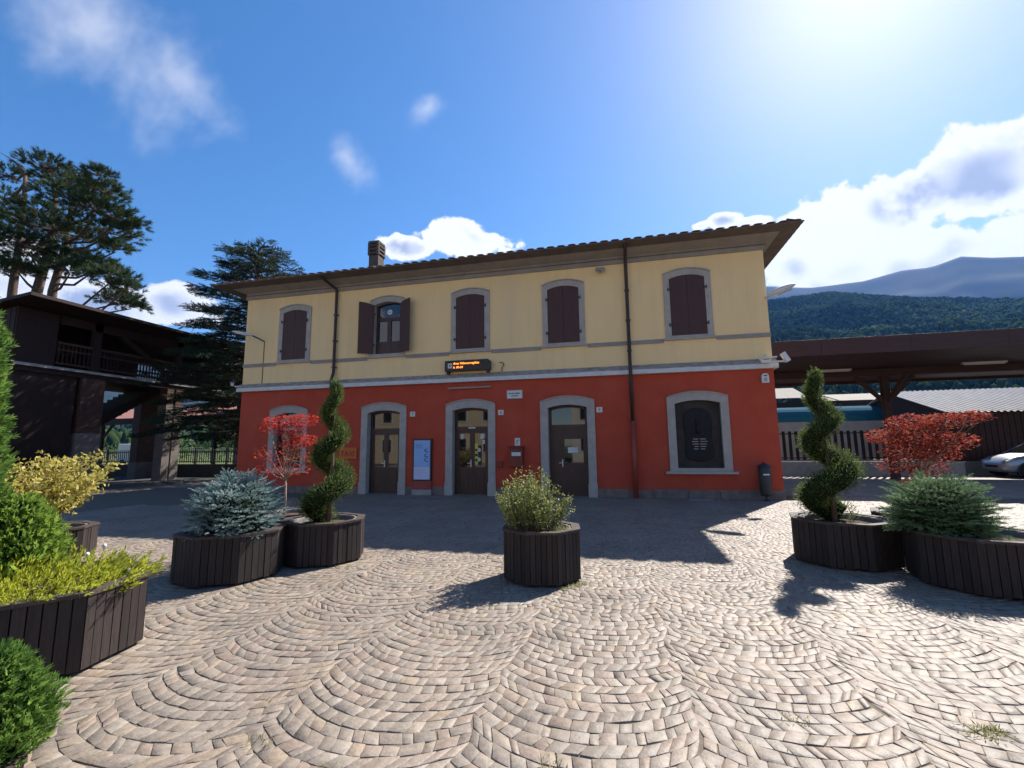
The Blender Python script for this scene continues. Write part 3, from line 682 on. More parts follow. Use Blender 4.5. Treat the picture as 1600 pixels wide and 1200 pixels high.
def box_camera(name, lab, x, z, sgn):
    t = thing(name, lab, 'camera', (x, D-.2, z))
    b = MB(); b.bar((x, D-.0, z+.02), (x+sgn*.22, D-.22, z+.02), .05, .05); b.build('arm', M['sign'], t)
    b = MB(); b.bar((x+sgn*.18, D-.36, z+.06), (x+sgn*.42, D-.12, z+.14), .11, .10); b.build('body', M['sign'], t, bevel=.012)
    b = MB(); b.bar((x+sgn*.15, D-.40, z+.12), (x+sgn*.42, D-.12, z+.205), .13, .02); b.build('hood', M['steel'], t)
box_camera('security_camera', 'white security camera on cornice at the left corner of the building', -14.35, 4.02, -1)
t = thing('security_camera', 'pair of white security cameras on cornice at the right corner of the building', 'camera', (4.4, D-.2, 3.97))
b = MB(); b.box(4.12, 4.38, D-.28, D-.16, 3.97, 4.06); b.bar((4.10, D-.22, 4.05), (4.25, D-.34, 4.20), .07, .07); b.build('near_camera', M['sign'], t, bevel=.008)
b = MB(); b.bar((4.30, D-.22, 4.0), (4.80, D-.22, 4.0), .05, .05); b.bar((4.36, D-.25, 4.13), (4.55, D-.25, 4.14), .04, .04); b.build('arm', M['sign'], t)
b = MB(); b.bar((4.84, D-.25, 3.98), (4.70, D-.25, 4.24), .15, .13); b.build('far_camera', M['sign'], t, bevel=.012)
t = thing('motion_sensor', 'small grey alarm box under the white cornice near the right corner', 'alarm', (4.24, D, 3.4))
MB().plate([(4.14,3.40),(4.34,3.40),(4.34,3.62),(4.29,3.68),(4.19,3.68),(4.14,3.62)], D-.10, D-.002).build('case', M['sign'], t, bevel=.01)
MB().box(4.20, 4.28, D-.107, D-.101, 3.44, 3.55).build('lens', M['frame'], t); MB().box(4.19, 4.29, D-.107, D-.101, 3.60, 3.63).build('slot', M['ink'], t)
def loft_lamp(t, a, d, ln, w, h):
    b = MB(); a = Vector(a); d = Vector(d).normalized(); r = d.cross(Vector((0,0,1))).normalized(); u = r.cross(d)
    secs = [(0,.35,.4),(.12,.75,.8),(.4,1,1),(.75,.95,.85),(.94,.6,.5),(1,.25,.25)]; n = 12; vs = []
    for s_, ww, hh in secs:
        for j in range(n):
            q = 2*math.pi*j/n; y = math.sin(q); vs.append(a+d*ln*s_ + r*(w/2*ww*math.cos(q)) + u*(h/2*hh*(y if y > 0 else y*.45)))
    fs = [(i*n+j, i*n+(j+1) % n, (i+1)*n+(j+1) % n, (i+1)*n+j) for i in range(len(secs)-1) for j in range(n)] + [tuple(range(n))[::-1], tuple((len(secs)-1)*n+j for j in range(n))]
    b.add(vs, fs); b.build('lamp_head', M['sign'], t, True)
    b = MB(); c = a+d*ln*.55-u*h*.25; b.bar(c-d*ln*.28, c+d*ln*.28, w*.6, h*.14); b.build('lens', M['steel'], t)
t = thing('wall_lamp', 'large grey street lamp head on the upper right corner of the building', 'lamp', (4.5, D, 6.1)); loft_lamp(t, (4.50, D-.12, 6.03), (.93, -.12, .33), .78, .34, .26)
MB().bar((4.45, D+.02, 6.0), (4.56, D-.12, 6.05), .06, .06).build('arm', M['steel'], t)
t = thing('wall_lamp', 'pale lamp on thin arm at the upper left of the cream wall', 'lamp', (-13.5, D, 5.9)); loft_lamp(t, (-13.62, D-.5, 5.93), (-.95, -.2, .22), .82, .22, .15)
MB().tube([(-13.5, D-.02, 5.80), (-13.52, D-.3, 5.86), (-13.62, D-.5, 5.93)], .025, 6).build('arm', M['iron'], t)
tag(MB().tube([(-13.5, D-.015, 5.82), (-13.5, D-.015, 4.14)], .012, 5).build('cable', M['iron']), 'thin dark cable running down cream wall below the left lamp', 'cable')
t = thing('floodlight', 'small square bracket lamp under the frieze left of the right downpipe', 'lamp', (-.45, D, 7.3))
b = MB(); b.bar((-.45, D, 7.50), (-.45, D-.16, 7.42), .03, .03); b.build('arm', M['frieze'], t); b = MB(); b.bar((-.58, D-.14, 7.40), (-.45, D-.2, 7.30), .06, .12); b.bar((-.32, D-.14, 7.40), (-.45, D-.2, 7.30), .06, .12); b.build('head', M['frieze'], t)
tag(MB().tube([(-3.85, D-.06, 4.13), (-3.85, D-.06, 4.25), (-3.78, D-.06, 4.38), (-3.84, D-.06, 4.45), (-3.93, D-.06, 4.44)], .014, 6).build('wall_hook', M['iron']), 'thin curved wire hook rising from the cornice right of the display', 'hook')
b = MB(); b.box(1.87, 2.53, D-.55, D-.12, -.02, .006); tag(b.build('drain_cover', M['concrete'], bevel=.004), 'grey concrete drain cover at the wall foot below the memorial niche', 'drain cover')

# ------------------------------------------------------------------ planters
def planter_parts(root, r, h, n_pl):
    ap = r*math.cos(math.pi/8); side = 2*r*math.sin(math.pi/8)
    for k in range(8):
        a = 2*math.pi*(k+.5)/8; nx, ny = math.cos(a), math.sin(a); tx, ty = -ny, nx
        for j in range(n_pl):
            w = side/n_pl; c = -side/2+w*(j+.5); hw = w/2-.004
            b = MB(); vs = []
            jit = random.uniform(-.003,.003); hz = h-.028+random.uniform(-.004,.004)
            for z in (.025+random.uniform(0,.01), hz):
                for (q, d) in ((-hw, ap+jit), (hw, ap+jit), (hw, ap-.03), (-hw, ap-.03)):
                    vs.append((nx*d+tx*(c+q), ny*d+ty*(c+q), z))
            b.add(vs, [(0,3,2,1),(4,5,6,7),(0,1,5,4),(1,2,6,5),(2,3,7,6),(3,0,4,7)])
            o = b.build('plank', M['plank'], None); o.parent = root
        # rim board of this side
        b = MB(); r0, r1 = (r+.012), (r-.10); a0, a1 = 2*math.pi*k/8+.004, 2*math.pi*(k+1)/8-.004
        vs = [(rr*math.cos(q), rr*math.sin(q), z) for z in (h-.028, h) for rr, q in ((r0,a0),(r0,a1),(r1,a1),(r1,a0))]
        b.add(vs, [(0,3,2,1),(4,5,6,7),(0,1,5,4),(1,2,6,5),(2,3,7,6),(3,0,4,7)])
        o = b.build('rim_board', M['plankrim'], None); o.parent = root
    b = MB(); b.lathe([(ap-.036,.02),(ap-.036,h-.04)], n=8); b.v = [(x*math.cos(0)-y*math.sin(0), y, z) for x, y, z in b.v]
    o = b.build('lining', M['iron'], None); o.parent = root
    b = MB(); rr = ap-.09; b.lathe([(rr,h-.16),(rr,h-.012),(rr-.035,h-.012),(rr-.04,h-.16)], n=28); o = b.build('tub', M['tub'], None, True); o.parent = root
    b = MB(); n = 20; vs = [(0,0,h-.06)]
    for q, (f, dz) in enumerate(((.35,-.06),(.7,-.075),(1.0,-.09))):
        for j in range(n): vs.append((f*(rr-.03)*math.cos(2*math.pi*j/n), f*(rr-.03)*math.sin(2*math.pi*j/n), h+dz+random.uniform(-.012,.012)))
    fs = [(0, 1+j, 1+(j+1) % n) for j in range(n)] + [(1+q*n+j, 1+(q+1)*n+j, 1+(q+1)*n+(j+1) % n, 1+q*n+(j+1) % n) for q in range(2) for j in range(n)]
    b.add(vs, fs); o = b.build('soil', M['soil'], None, True); o.parent = root
def planter(lab, x, y, r, h, rot, n_pl=6):
    t = thing('planter', lab, 'planter', (x, y, 0), 'octagonal dark plank planters'); t.rotation_euler = (0, 0, R(rot)); planter_parts(t, r, h, n_pl); return t
PL = dict(
 A=('large dark plank planter with yellow-green juniper at the left foreground', -4.56, 2.88, .70, .57, -12),
 B=('brown plank planter under the yellow-leaved shrub at far left', -8.62, 5.40, .60, .46, 10),
 C=('dark plank planter holding the blue spruce at left', -4.98, 5.17, .63, .58, 6),
 Dd=('planter of the slender red maple, behind the blue spruce', -5.42, 6.75, .58, .58, 15),
 E=('dark plank planter of the left spiral topiary', -4.34, 6.16, .60, .58, 3),
 F=('single dark plank planter with leafy bush in the middle of the square', -1.02, 5.86, .50, .61, -14),
 G=('dark plank planter of the right spiral topiary', 2.92, 7.42, .64, .58, 8),
 H=('planter of the spreading red maple, behind the right green spruce', 4.25, 8.15, .62, .58, 0),
 I=('large dark plank planter holding the green spruce at right', 3.96, 6.52, .70, .58, 10),
 J=('planter corner at the bottom left under the low green conifer', -3.16, 1.66, .30, .10, 0))
for k, v in PL.items(): planter(*v, n_pl=7 if k in 'AI' else 6)

# ------------------------------------------------------------------ plants
def unit(a): return a/np.maximum(np.linalg.norm(a, axis=-1, keepdims=True), 1e-9)
def rdir(n): return unit(RNG.normal(size=(n, 3)))
def perp(d):
    r = rdir(len(d)); return unit(np.cross(d, r))
def kites(P, A, L_, W_, N=None, fold=.0):
    n = len(P); A = unit(A); N = perp(A) if N is None else unit(N - (N*A).sum(1, keepdims=True)*A)
    Sd = np.cross(A, N); L_ = np.broadcast_to(np.asarray(L_, float).reshape(-1, 1), (n, 1)); W_ = np.broadcast_to(np.asarray(W_, float).reshape(-1, 1), (n, 1))
    V = np.stack([P, P+A*L_*.5+Sd*W_*.5+N*W_*fold, P+A*L_, P+A*L_*.5-Sd*W_*.5+N*W_*fold], 1).reshape(-1, 3)
    return V, np.arange(4*n).reshape(n, 4)
def needles(P, Dv, L_, k, nl, nw, spread=50):
    n = len(P); Dv = unit(Dv); L_ = np.broadcast_to(np.asarray(L_, float).reshape(-1, 1), (n, 1))
    t = np.tile(np.linspace(0, 1, k), (n, 1)) + RNG.uniform(-.5/k, .5/k, (n, k))
    U = perp(Dv); Wv = np.cross(Dv, U); ph = RNG.uniform(0, 2*np.pi, (n, k))
    rad = U[:, None]*np.cos(ph)[..., None] + Wv[:, None]*np.sin(ph)[..., None]
    sp = np.radians(spread)*(1-.55*np.clip(t, 0, 1))[..., None]
    nd_ = Dv[:, None]*np.cos(sp) + rad*np.sin(sp)
    B = P[:, None] + Dv[:, None]*(L_[:, None]*t[..., None]); tip = B + nd_*nl*RNG.uniform(.75, 1.1, (n, k, 1))
    s = np.cross(nd_, rdir(n*k).reshape(n, k, 3)); s = s/np.maximum(np.linalg.norm(s, axis=-1, keepdims=True), 1e-6)*nw/2
    V = np.stack([B+s, B-s, tip], 2).reshape(-1, 3)
    return V, np.arange(3*n*k).reshape(-1, 3)
def merge(parts):
    Vs, Fs, o = [], [], 0
    for V, F in parts: Vs.append(V); Fs.append(F+o); o += len(V)
    return np.concatenate(Vs), Fs
def core(c, rx, ry, rz, n=14, m=9, amp=.12, zmin=-.9):
    vs = []; 
    for i in range(m+1):
        el = math.asin(max(-1, min(1, zmin+(1-zmin)*i/m)))
        for j in range(n):
            a = 2*math.pi*j/n; q = 1+random.uniform(-amp, amp)
            vs.append((c[0]+rx*q*math.cos(el)*math.cos(a), c[1]+ry*q*math.cos(el)*math.sin(a), c[2]+rz*q*math.sin(el)))
    fs = [(i*n+j, i*n+(j+1) % n, (i+1)*n+(j+1) % n, (i+1)*n+j) for i in range(m) for j in range(n)]
    return np.array(vs), np.array(fs)
def plant(name, lab, cat, loc, group=None): return thing(name, lab, cat, loc, group)
M['spruceb'] = leafmat('blue_spruce_needles', [(.05,.09,.085), (.14,.22,.205), (.25,.35,.325), (.40,.50,.465)], .2, .6, .25)
M['spruceg'] = leafmat('green_spruce_needles', [(.03,.065,.035), (.08,.15,.065), (.15,.245,.10), (.24,.35,.16)], .25, .6, .25)
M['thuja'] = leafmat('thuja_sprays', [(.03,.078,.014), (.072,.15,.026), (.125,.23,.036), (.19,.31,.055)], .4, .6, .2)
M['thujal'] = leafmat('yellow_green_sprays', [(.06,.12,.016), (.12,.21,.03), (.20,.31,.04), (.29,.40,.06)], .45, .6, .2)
M['juniper'] = leafmat('golden_juniper', [(.15,.18,.015), (.28,.32,.025), (.40,.42,.03), (.50,.49,.05)], .5, .6, .2)
M['topiary'] = leafmat('topiary_foliage', [(.028,.046,.012), (.06,.092,.02), (.10,.145,.032), (.18,.22,.06)], .3, .65, .2)
M['bush'] = leafmat('bush_leaves', [(.075,.105,.02), (.16,.195,.04), (.26,.285,.075), (.40,.39,.17)], .35, .5, .35)
M['yleaf'] = leafmat('yellow_leaves', [(.17,.17,.03), (.34,.29,.045), (.50,.42,.08), (.58,.50,.16)], .4, .5, .3)
M['maple'] = leafmat('maple_leaves', [(.22,.012,.01), (.42,.02,.02), (.60,.05,.03), (.62,.16,.03)], .45, .7, .12)
M['mapled'] = leafmat('dark_maple_leaves', [(.13,.014,.010), (.25,.024,.016), (.36,.05,.026), (.38,.10,.04)], .4, .75, .1)
M['pine'] = leafmat('pine_needles', [(.012,.026,.012), (.03,.055,.022), (.055,.09,.03), (.09,.13,.05)], .2, .6, .25)
M['cedar'] = leafmat('cedar_needles', [(.006,.014,.007), (.015,.030,.014), (.03,.052,.022), (.055,.085,.035)], .15, .6, .25)
M['weed'] = leafmat('weed_blades', [(.10,.13,.03), (.2,.22,.06), (.32,.30,.12), (.4,.36,.18)], .35, .6, .2)
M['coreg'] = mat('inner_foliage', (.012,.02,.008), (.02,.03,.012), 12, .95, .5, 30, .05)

def spruce(lab, x, y, z0, rx, ry, h, m, nb=120, flare=.5):
    t = plant('dwarf_spruce', lab, 'shrub', (x, y, z0)); c = np.array((x, y, z0+h*.30))
    b = MB(); b.tube([(x, y, z0-.08), (x+.01, y, z0+h*.25), (x, y+.01, z0+h*.5)], [.045,.035,.02], 8); b.build('trunk', M['bark'], t, True)
    P, Dd, rn = [], [], []; tw = MB()
    for i in range(nb):
        az = 2*math.pi*(i*.618034 % 1)+random.uniform(-.1,.1); q = (i+.5)/nb; el = math.asin(-.42+1.42*q)
        d = np.array((math.cos(el)*math.cos(az), math.cos(el)*math.sin(az), math.sin(el)))
        ln = random.uniform(.66, 1.10); e = d*np.array((rx, ry, h*.70))*ln; tip = c+e
        ax = unit(e + np.array((0,0,-.04*rx)))
        hd = unit(np.array((d[0], d[1], .0))+1e-4) if el < 1.2 else unit(np.array((random.uniform(-1,1), random.uniform(-1,1), .1)))
        ax = unit(.65*ax + .6*hd + np.array((0,0,.10))); side = unit(np.cross(ax, (0,0,1.)))
        tw.tube([tuple(c+e*.25), tuple(tip-ax*.1)], [.010,.005], 4, cap=False)
        base = .25+.75*random.random()
        P.append(tip-ax*.03); Dd.append(ax); rn.append(base)
        for k in range(9):
            s = (k % 2)*2-1; u = (k//2)/4
            p = tip - ax*(.05+.16*u) + side*s*(.012+.05*u) + RNG.normal(0,.008,3); P.append(p); Dd.append(ax*.75+side*s*.7+np.array((0,0,random.uniform(-.05,.25)))); rn.append(base*random.uniform(.75,1.1))
    P = np.array(P); Dd = np.array(Dd); rn = np.array(rn)
    V, F = needles(P, Dd, RNG.uniform(.06,.10,len(P)), 34, .024, .0058, 58)
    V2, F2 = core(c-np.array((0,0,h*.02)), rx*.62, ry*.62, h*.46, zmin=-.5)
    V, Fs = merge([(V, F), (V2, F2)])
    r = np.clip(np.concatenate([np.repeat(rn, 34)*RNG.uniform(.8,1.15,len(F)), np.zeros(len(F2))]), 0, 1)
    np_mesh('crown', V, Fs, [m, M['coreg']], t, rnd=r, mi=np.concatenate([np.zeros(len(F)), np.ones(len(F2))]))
    tw.build('branches', M['bark'], t)
spruce('rounded blue spruce with pale needles in planter at left', -4.93, 5.12, .52, .57, .55, .80, M['spruceb'], 250)
spruce('flat-topped green spruce spreading over the large right planter', 3.62, 6.58, .52, .57, .52, .72, M['spruceg'], 260)

def spiral(lab, x, y, z0, z1, turns, r_lo, r_hi, t_lo, t_hi, m, ph, tip=(0,0)):
    t = plant('spiral_topiary', lab, 'topiary', (x, y, z0)); n = 150
    path = []; rad = []
    for i in range(n+1):
        s = i/n; a = ph + 2*math.pi*turns*s; rr = r_lo*(1-s)**.9 + r_hi*s; z = z0+.06+(z1-z0-.06)*(s**.9)
        path.append((x+rr*math.cos(a)+tip[0]*s, y+rr*math.sin(a)+tip[1]*s, z)); rad.append(t_lo*(1-s)**.75+t_hi*s)
    path = np.array(path); rad = np.array(rad)
    b = MB(); b.tube([(x, y, z0-.08), (x+tip[0]*.4+.02, y, z0+(z1-z0)*.4), (x+tip[0], y+tip[1], z1-.15)], [.04,.028,.008], 7); b.build('trunk', M['bark'], t, True)
    N_ = 15000; wgt = rad**1.3; s = RNG.choice(n+1, N_, p=wgt/wgt.sum()); d = rdir(N_); d[:, 2] *= .85
    lump = 1+.20*np.sin(path[s][:, 0]*31+d[:, 1]*6)*np.cos(path[s][:, 2]*27+d[:, 0]*5)
    P = path[s] + d*(rad[s]*RNG.uniform(.70,1.12,N_)*lump)[:, None]
    A = d*.8 + np.array((0,0,.55)) + RNG.normal(0,.35,(N_,3))
    V, F = kites(P, A, RNG.uniform(.024,.058,N_), RNG.uniform(.008,.014,N_))
    # stray long shoots
    ns = 420; s2 = RNG.choice(n+1, ns); d2 = rdir(ns); P2 = path[s2]+d2*rad[s2][:, None]; V3, F3 = kites(P2, d2*.6+np.array((0,0,.7)), RNG.uniform(.06,.11,ns), .006)
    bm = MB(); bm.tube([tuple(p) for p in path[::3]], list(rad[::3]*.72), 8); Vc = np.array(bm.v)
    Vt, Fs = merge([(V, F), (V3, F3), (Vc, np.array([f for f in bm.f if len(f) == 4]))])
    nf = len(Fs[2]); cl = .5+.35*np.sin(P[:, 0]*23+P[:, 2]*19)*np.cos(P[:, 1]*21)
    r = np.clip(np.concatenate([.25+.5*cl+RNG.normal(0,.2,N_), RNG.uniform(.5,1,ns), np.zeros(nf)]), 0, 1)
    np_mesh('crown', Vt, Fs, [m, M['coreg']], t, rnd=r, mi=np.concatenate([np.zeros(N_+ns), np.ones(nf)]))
spiral('tall spiral-cut topiary at left in front of the station wall', -4.28, 6.17, .52, 2.62, 2.95, .235, .015, .20, .05, M['topiary'], 2.3, (.03, 0))
spiral('tall spiral-cut topiary at right, dark against the platform canopy', 2.83, 7.38, .52, 2.62, 2.75, .26, .015, .225, .06, M['topiary'], .9, (-.08, 0))

def cloud_leaves(P, A, L0, L1, wr, m, t, base, name='crown', N=None, jit=.25):
    n = len(P); ln = RNG.uniform(L0, L1, n); V, F = kites(P, A, ln, ln*wr, N, .12)
    return np_mesh(name, V, F, m, t, rnd=np.clip(base+RNG.normal(0, jit, n), 0, 1))
# leafy bush in the middle planter
def bush():
    t = plant('leafy_bush', 'variegated yellow-green leafy bush in the middle planter', 'bush', (-1.1, 5.8, .55)); c = np.array((-1.15, 5.78, .55)); b = MB(); P = []; A = []; base = []
    for i in range(190):
        az = random.uniform(0, 6.283); q = math.sqrt(random.random()); lob = 1+.18*math.sin(az*3+1)+.12*math.sin(az*5); top = c + np.array((q*.46*lob*math.cos(az)-.03, q*.40*lob*math.sin(az), .70*(1-.50*q*q)*random.uniform(.68,1.10)*(1+.08*math.sin(az*2))))
        root = c + np.array((.16*q*math.cos(az), .14*q*math.sin(az), -.05)); mid = (root+top)/2 + np.array((.10*q*math.cos(az), .1*q*math.sin(az), 0))
        if i % 2 == 0: b.tube([tuple(root), tuple(mid), tuple(top)], [.006,.004,.002], 4, cap=False)
        br = random.uniform(.15,.75)
        for k in range(58):
            s = random.uniform(.30, 1.02); p = (1-s)**2*root + 2*s*(1-s)*mid + s*s*top
            d = unit(rdir(1)[0] + np.array((.35*math.cos(az)*q, .35*math.sin(az)*q, .55))); P.append(p+d*random.uniform(.0,.028)); A.append(d); base.append(br*(.35+.75*s))
    cloud_leaves(np.array(P), np.array(A), .020, .036, .55, M['bush'], t, np.array(base)); b.build('stems', M['bark'], t)
bush()
def tuft(name, lab, cat, x, y, z, r, n, l0, l1, m, lean=.5):
    az = RNG.uniform(0, 6.283, n); q = np.sqrt(RNG.rand(n))*r; P = np.stack([x+q*np.cos(az), y+q*np.sin(az), np.full(n, z)], 1); A = RNG.normal(0, lean, (n, 3)); A[:, 2] = 1
    ln = RNG.uniform(l0, l1, n); V, F = kites(P, A, ln, ln*.06+.0015); o = np_mesh(name, V, F, m, rnd=RNG.rand(n)); return tag(o, lab, cat) if cat else stuff(o)
tuft('grass_tuft', 'dry yellow grass tuft in the middle planter beside the bush', 'grass tuft', -.82, 5.80, .53, .16, 420, .05, .15, M['weed'], .9)
tuft('grass_tuft', 'dry grass tuft in the left topiary planter', 'grass tuft', -4.02, 6.05, .50, .16, 260, .04, .10, M['weed'], .9)
# maples -----------------------------------------------------------------
def maple(name, lab, x, y, z0, lean, h, pads, m, nl, leaf, trunk_r=.022):
    t = plant(name, lab, 'maple', (x, y, z0)); b = MB(); c0 = np.array((x, y, z0-.05)); fork = np.array((x+lean[0]*.6, y+lean[1]*.6, z0+h*.38))
    b.tube([tuple(c0), tuple((c0+fork)/2+np.array((.01,0,0))), tuple(fork)], [trunk_r, trunk_r*.85, trunk_r*.7], 7)
    P, A, N, base = [], [], [], []
    for (dx, dy, dz, rx, ry, rz, n) in pads:
        pc = np.array((x+dx, y+dy, z0+dz)); mid = (fork+pc)/2+np.array((0,0,-.04))
        b.tube([tuple(fork), tuple(mid), tuple(pc)], [trunk_r*.5, trunk_r*.33, .003], 5, cap=False)
        for k in range(7):
            e = pc + RNG.uniform(-.85,.85,3)*np.array((rx, ry, rz)); s0 = mid+(pc-mid)*random.random(); b.tube([tuple(s0), tuple(e)], [.004,.0015], 3, cap=False)
        d = rdir(n)*RNG.uniform(.2,1.0,(n,1))**.5; P.append(pc+d*np.array((rx, ry, rz))); a = rdir(n); a[:, 2] = a[:, 2]*.35-.25; A.append(a)
        nn = RNG.normal(0,.35,(n,3)); nn[:, 2] = 1; N.append(nn); base.append(RNG.normal(random.uniform(.35,.65), .2, n))
    P = np.concatenate(P); A = unit(np.concatenate(A)); N = np.concatenate(N); base = np.concatenate(base)
    # palmate leaf: five narrow lobes
    Vs, Fs, rs, o = [], [], [], 0
    N = unit(N - (N*A).sum(1, keepdims=True)*A); Sd = np.cross(A, N); ln = RNG.uniform(leaf*.7, leaf*1.2, len(P))
    for ang, f in ((0,1.),(.75,.8),(-.75,.8)):
        a2 = A*math.cos(ang)+Sd*math.sin(ang); V, F = kites(P, a2, ln*f, ln*f*.42, N); Vs.append(V); Fs.append(F+o); o += len(V); rs.append(base)
    np_mesh('crown', np.concatenate(Vs), Fs, m, t, rnd=np.clip(np.concatenate(rs)+RNG.normal(0,.06,3*len(P)), 0, 1)); b.build('trunk', M['barkl'], t, True)
maple('red_maple', 'slender red maple with pale stem in front of the left window', -5.33, 6.52, .50, (.0, .0), 1.6,
      [(-.16,.02,1.55,.34,.25,.13,528), (.24,.05,1.57,.28,.2,.12,464), (.02,0,1.40,.32,.2,.15,528), (-.36,-.03,1.46,.18,.16,.10,160), (.12,0,1.20,.30,.2,.12,352), (.32,0,1.24,.24,.18,.10,336),
       (-.05,0,.98,.34,.2,.16,176), (-.40,0,1.05,.26,.18,.14,80), (.05,0,.75,.40,.2,.12,160), (-.36,.0,.78,.28,.2,.12,96), (.42,0,1.0,.2,.18,.12,96)], M['maple'], 0, .034)
maple('red_maple', 'spreading dark red maple at right behind the green spruce', 4.28, 8.16, .50, (.04, .02), 1.6,
      [(.02,.02,1.40,.36,.3,.15,700), (.38,-.12,1.42,.36,.3,.13,640), (.62,-.25,1.46,.26,.2,.09,260), (-.30,.10,1.20,.28,.25,.14,560), (.12,0,1.20,.42,.3,.17,900), (.42,-.1,1.12,.34,.25,.15,520),
       (-.10,.05,1.0,.36,.3,.16,640), (.25,-.05,.92,.34,.25,.14,460), (-.24,.05,.76,.30,.25,.14,380), (.12,0,.72,.32,.25,.14,360), (-.02,0,.5,.28,.2,.12,220)], M['mapled'], 0, .036, .03)
# yellow shrub -------------------------------------------------------------
def yellow():
    t = plant('yellow_shrub', 'bare-stemmed shrub with pale yellow leaves at far left', 'shrub', (-8.8, 5.35, .4)); c = np.array((-8.8, 5.35, .36)); b = MB(); P = []; A = []; base = []
    for i in range(60):
        az = random.uniform(0, 6.283); q = random.uniform(.3,1.05); top = c+np.array((q*.95*math.cos(az), q*.85*math.sin(az), random.uniform(.6,1.36)*(1.02-.22*q*q))); mid = (c+top)/2+RNG.normal(0,.07,3)
        b.tube([tuple(c+RNG.normal(0,.03,3)), tuple(mid), tuple(top)], [.012,.008,.003], 5, cap=False)
        for k in range(105):
            s = random.uniform(.45,1.03); p = (1-s)**2*c+2*s*(1-s)*mid+s*s*top + RNG.normal(0,.045,3); d = rdir(1)[0]+np.array((0,0,.3)); P.append(p); A.append(d); base.append(.3+.4*s*random.random()+.15)
    cloud_leaves(np.array(P), np.array(A), .05, .095, .45, M['yleaf'], t, np.array(base)); b.build('stems', M['barkl'], t)
yellow()
# conifers at the left -----------------------------------------------------
def cone_conifer(name, lab, x, y, z0, z1, prof, m, n, l0, l1, out=.7, up=.7, wr=.26, lumps=9):
    """prof: list of (height fraction, radius)."""
    t = plant(name, lab, 'conifer', (x, y, z0)); b = MB(); b.tube([(x, y, z0-.05), (x, y, z0+(z1-z0)*.75)], [.03,.012], 6); b.build('trunk', M['bark'], t)
    hs_, rs_ = np.array([p[0] for p in prof]), np.array([p[1] for p in prof])
    u = RNG.rand(n*3); rr = np.interp(u, hs_, rs_); keep = RNG.rand(n*3) < rr/rs_.max(); u = u[keep][:n]; rr = rr[keep][:n]; n = len(u)
    az = RNG.uniform(0, 6.283, n); lump = 1+.20*np.sin(az*lumps+u*23)*np.sin(u*37+az*3)
    q = rr*lump*RNG.uniform(.62,1.06,n); P = np.stack([x+q*np.cos(az), y+q*np.sin(az), z0+(z1-z0)*u], 1)
    A = np.stack([out*np.cos(az), out*np.sin(az), np.full(n, up)], 1)+RNG.normal(0,.28,(n,3))
    ln = RNG.uniform(l0, l1, n); V, F = kites(P, A, ln, ln*wr)
    k = 3; Vs = [V]; Fs = [F]; o = len(V)
    A = unit(A); Sd = perp(A)
    for s in (-1, 1):
        for f0 in (.25,.5):
            V2, F2 = kites(P+A*(ln*f0)[:, None], A*.8+Sd*s*.55, ln*.5, ln*.5*wr*.9); Vs.append(V2); Fs.append(F2+o); o += len(V2)
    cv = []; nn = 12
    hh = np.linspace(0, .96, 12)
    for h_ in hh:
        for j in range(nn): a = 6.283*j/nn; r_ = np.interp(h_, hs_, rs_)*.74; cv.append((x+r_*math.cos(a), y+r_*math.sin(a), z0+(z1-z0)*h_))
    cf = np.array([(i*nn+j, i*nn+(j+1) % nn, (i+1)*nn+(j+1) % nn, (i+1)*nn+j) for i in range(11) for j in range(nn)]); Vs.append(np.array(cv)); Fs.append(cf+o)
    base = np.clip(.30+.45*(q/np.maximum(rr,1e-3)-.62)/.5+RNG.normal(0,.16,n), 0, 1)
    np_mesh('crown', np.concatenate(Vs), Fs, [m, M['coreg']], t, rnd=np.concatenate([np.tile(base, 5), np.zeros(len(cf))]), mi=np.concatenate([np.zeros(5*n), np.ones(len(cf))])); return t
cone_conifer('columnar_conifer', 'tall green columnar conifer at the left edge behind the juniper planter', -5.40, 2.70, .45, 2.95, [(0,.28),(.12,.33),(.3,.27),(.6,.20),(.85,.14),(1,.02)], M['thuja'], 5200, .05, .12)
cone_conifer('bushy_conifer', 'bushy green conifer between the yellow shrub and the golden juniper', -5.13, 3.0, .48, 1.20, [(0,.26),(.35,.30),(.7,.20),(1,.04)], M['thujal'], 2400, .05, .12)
cone_conifer('low_conifer', 'low bright green conifer in the bottom left corner', -3.14, 1.82, .08, .60, [(0,.18),(.3,.23),(.6,.18),(.85,.10),(1,.02)], M['thuja'], 3600, .03, .075)
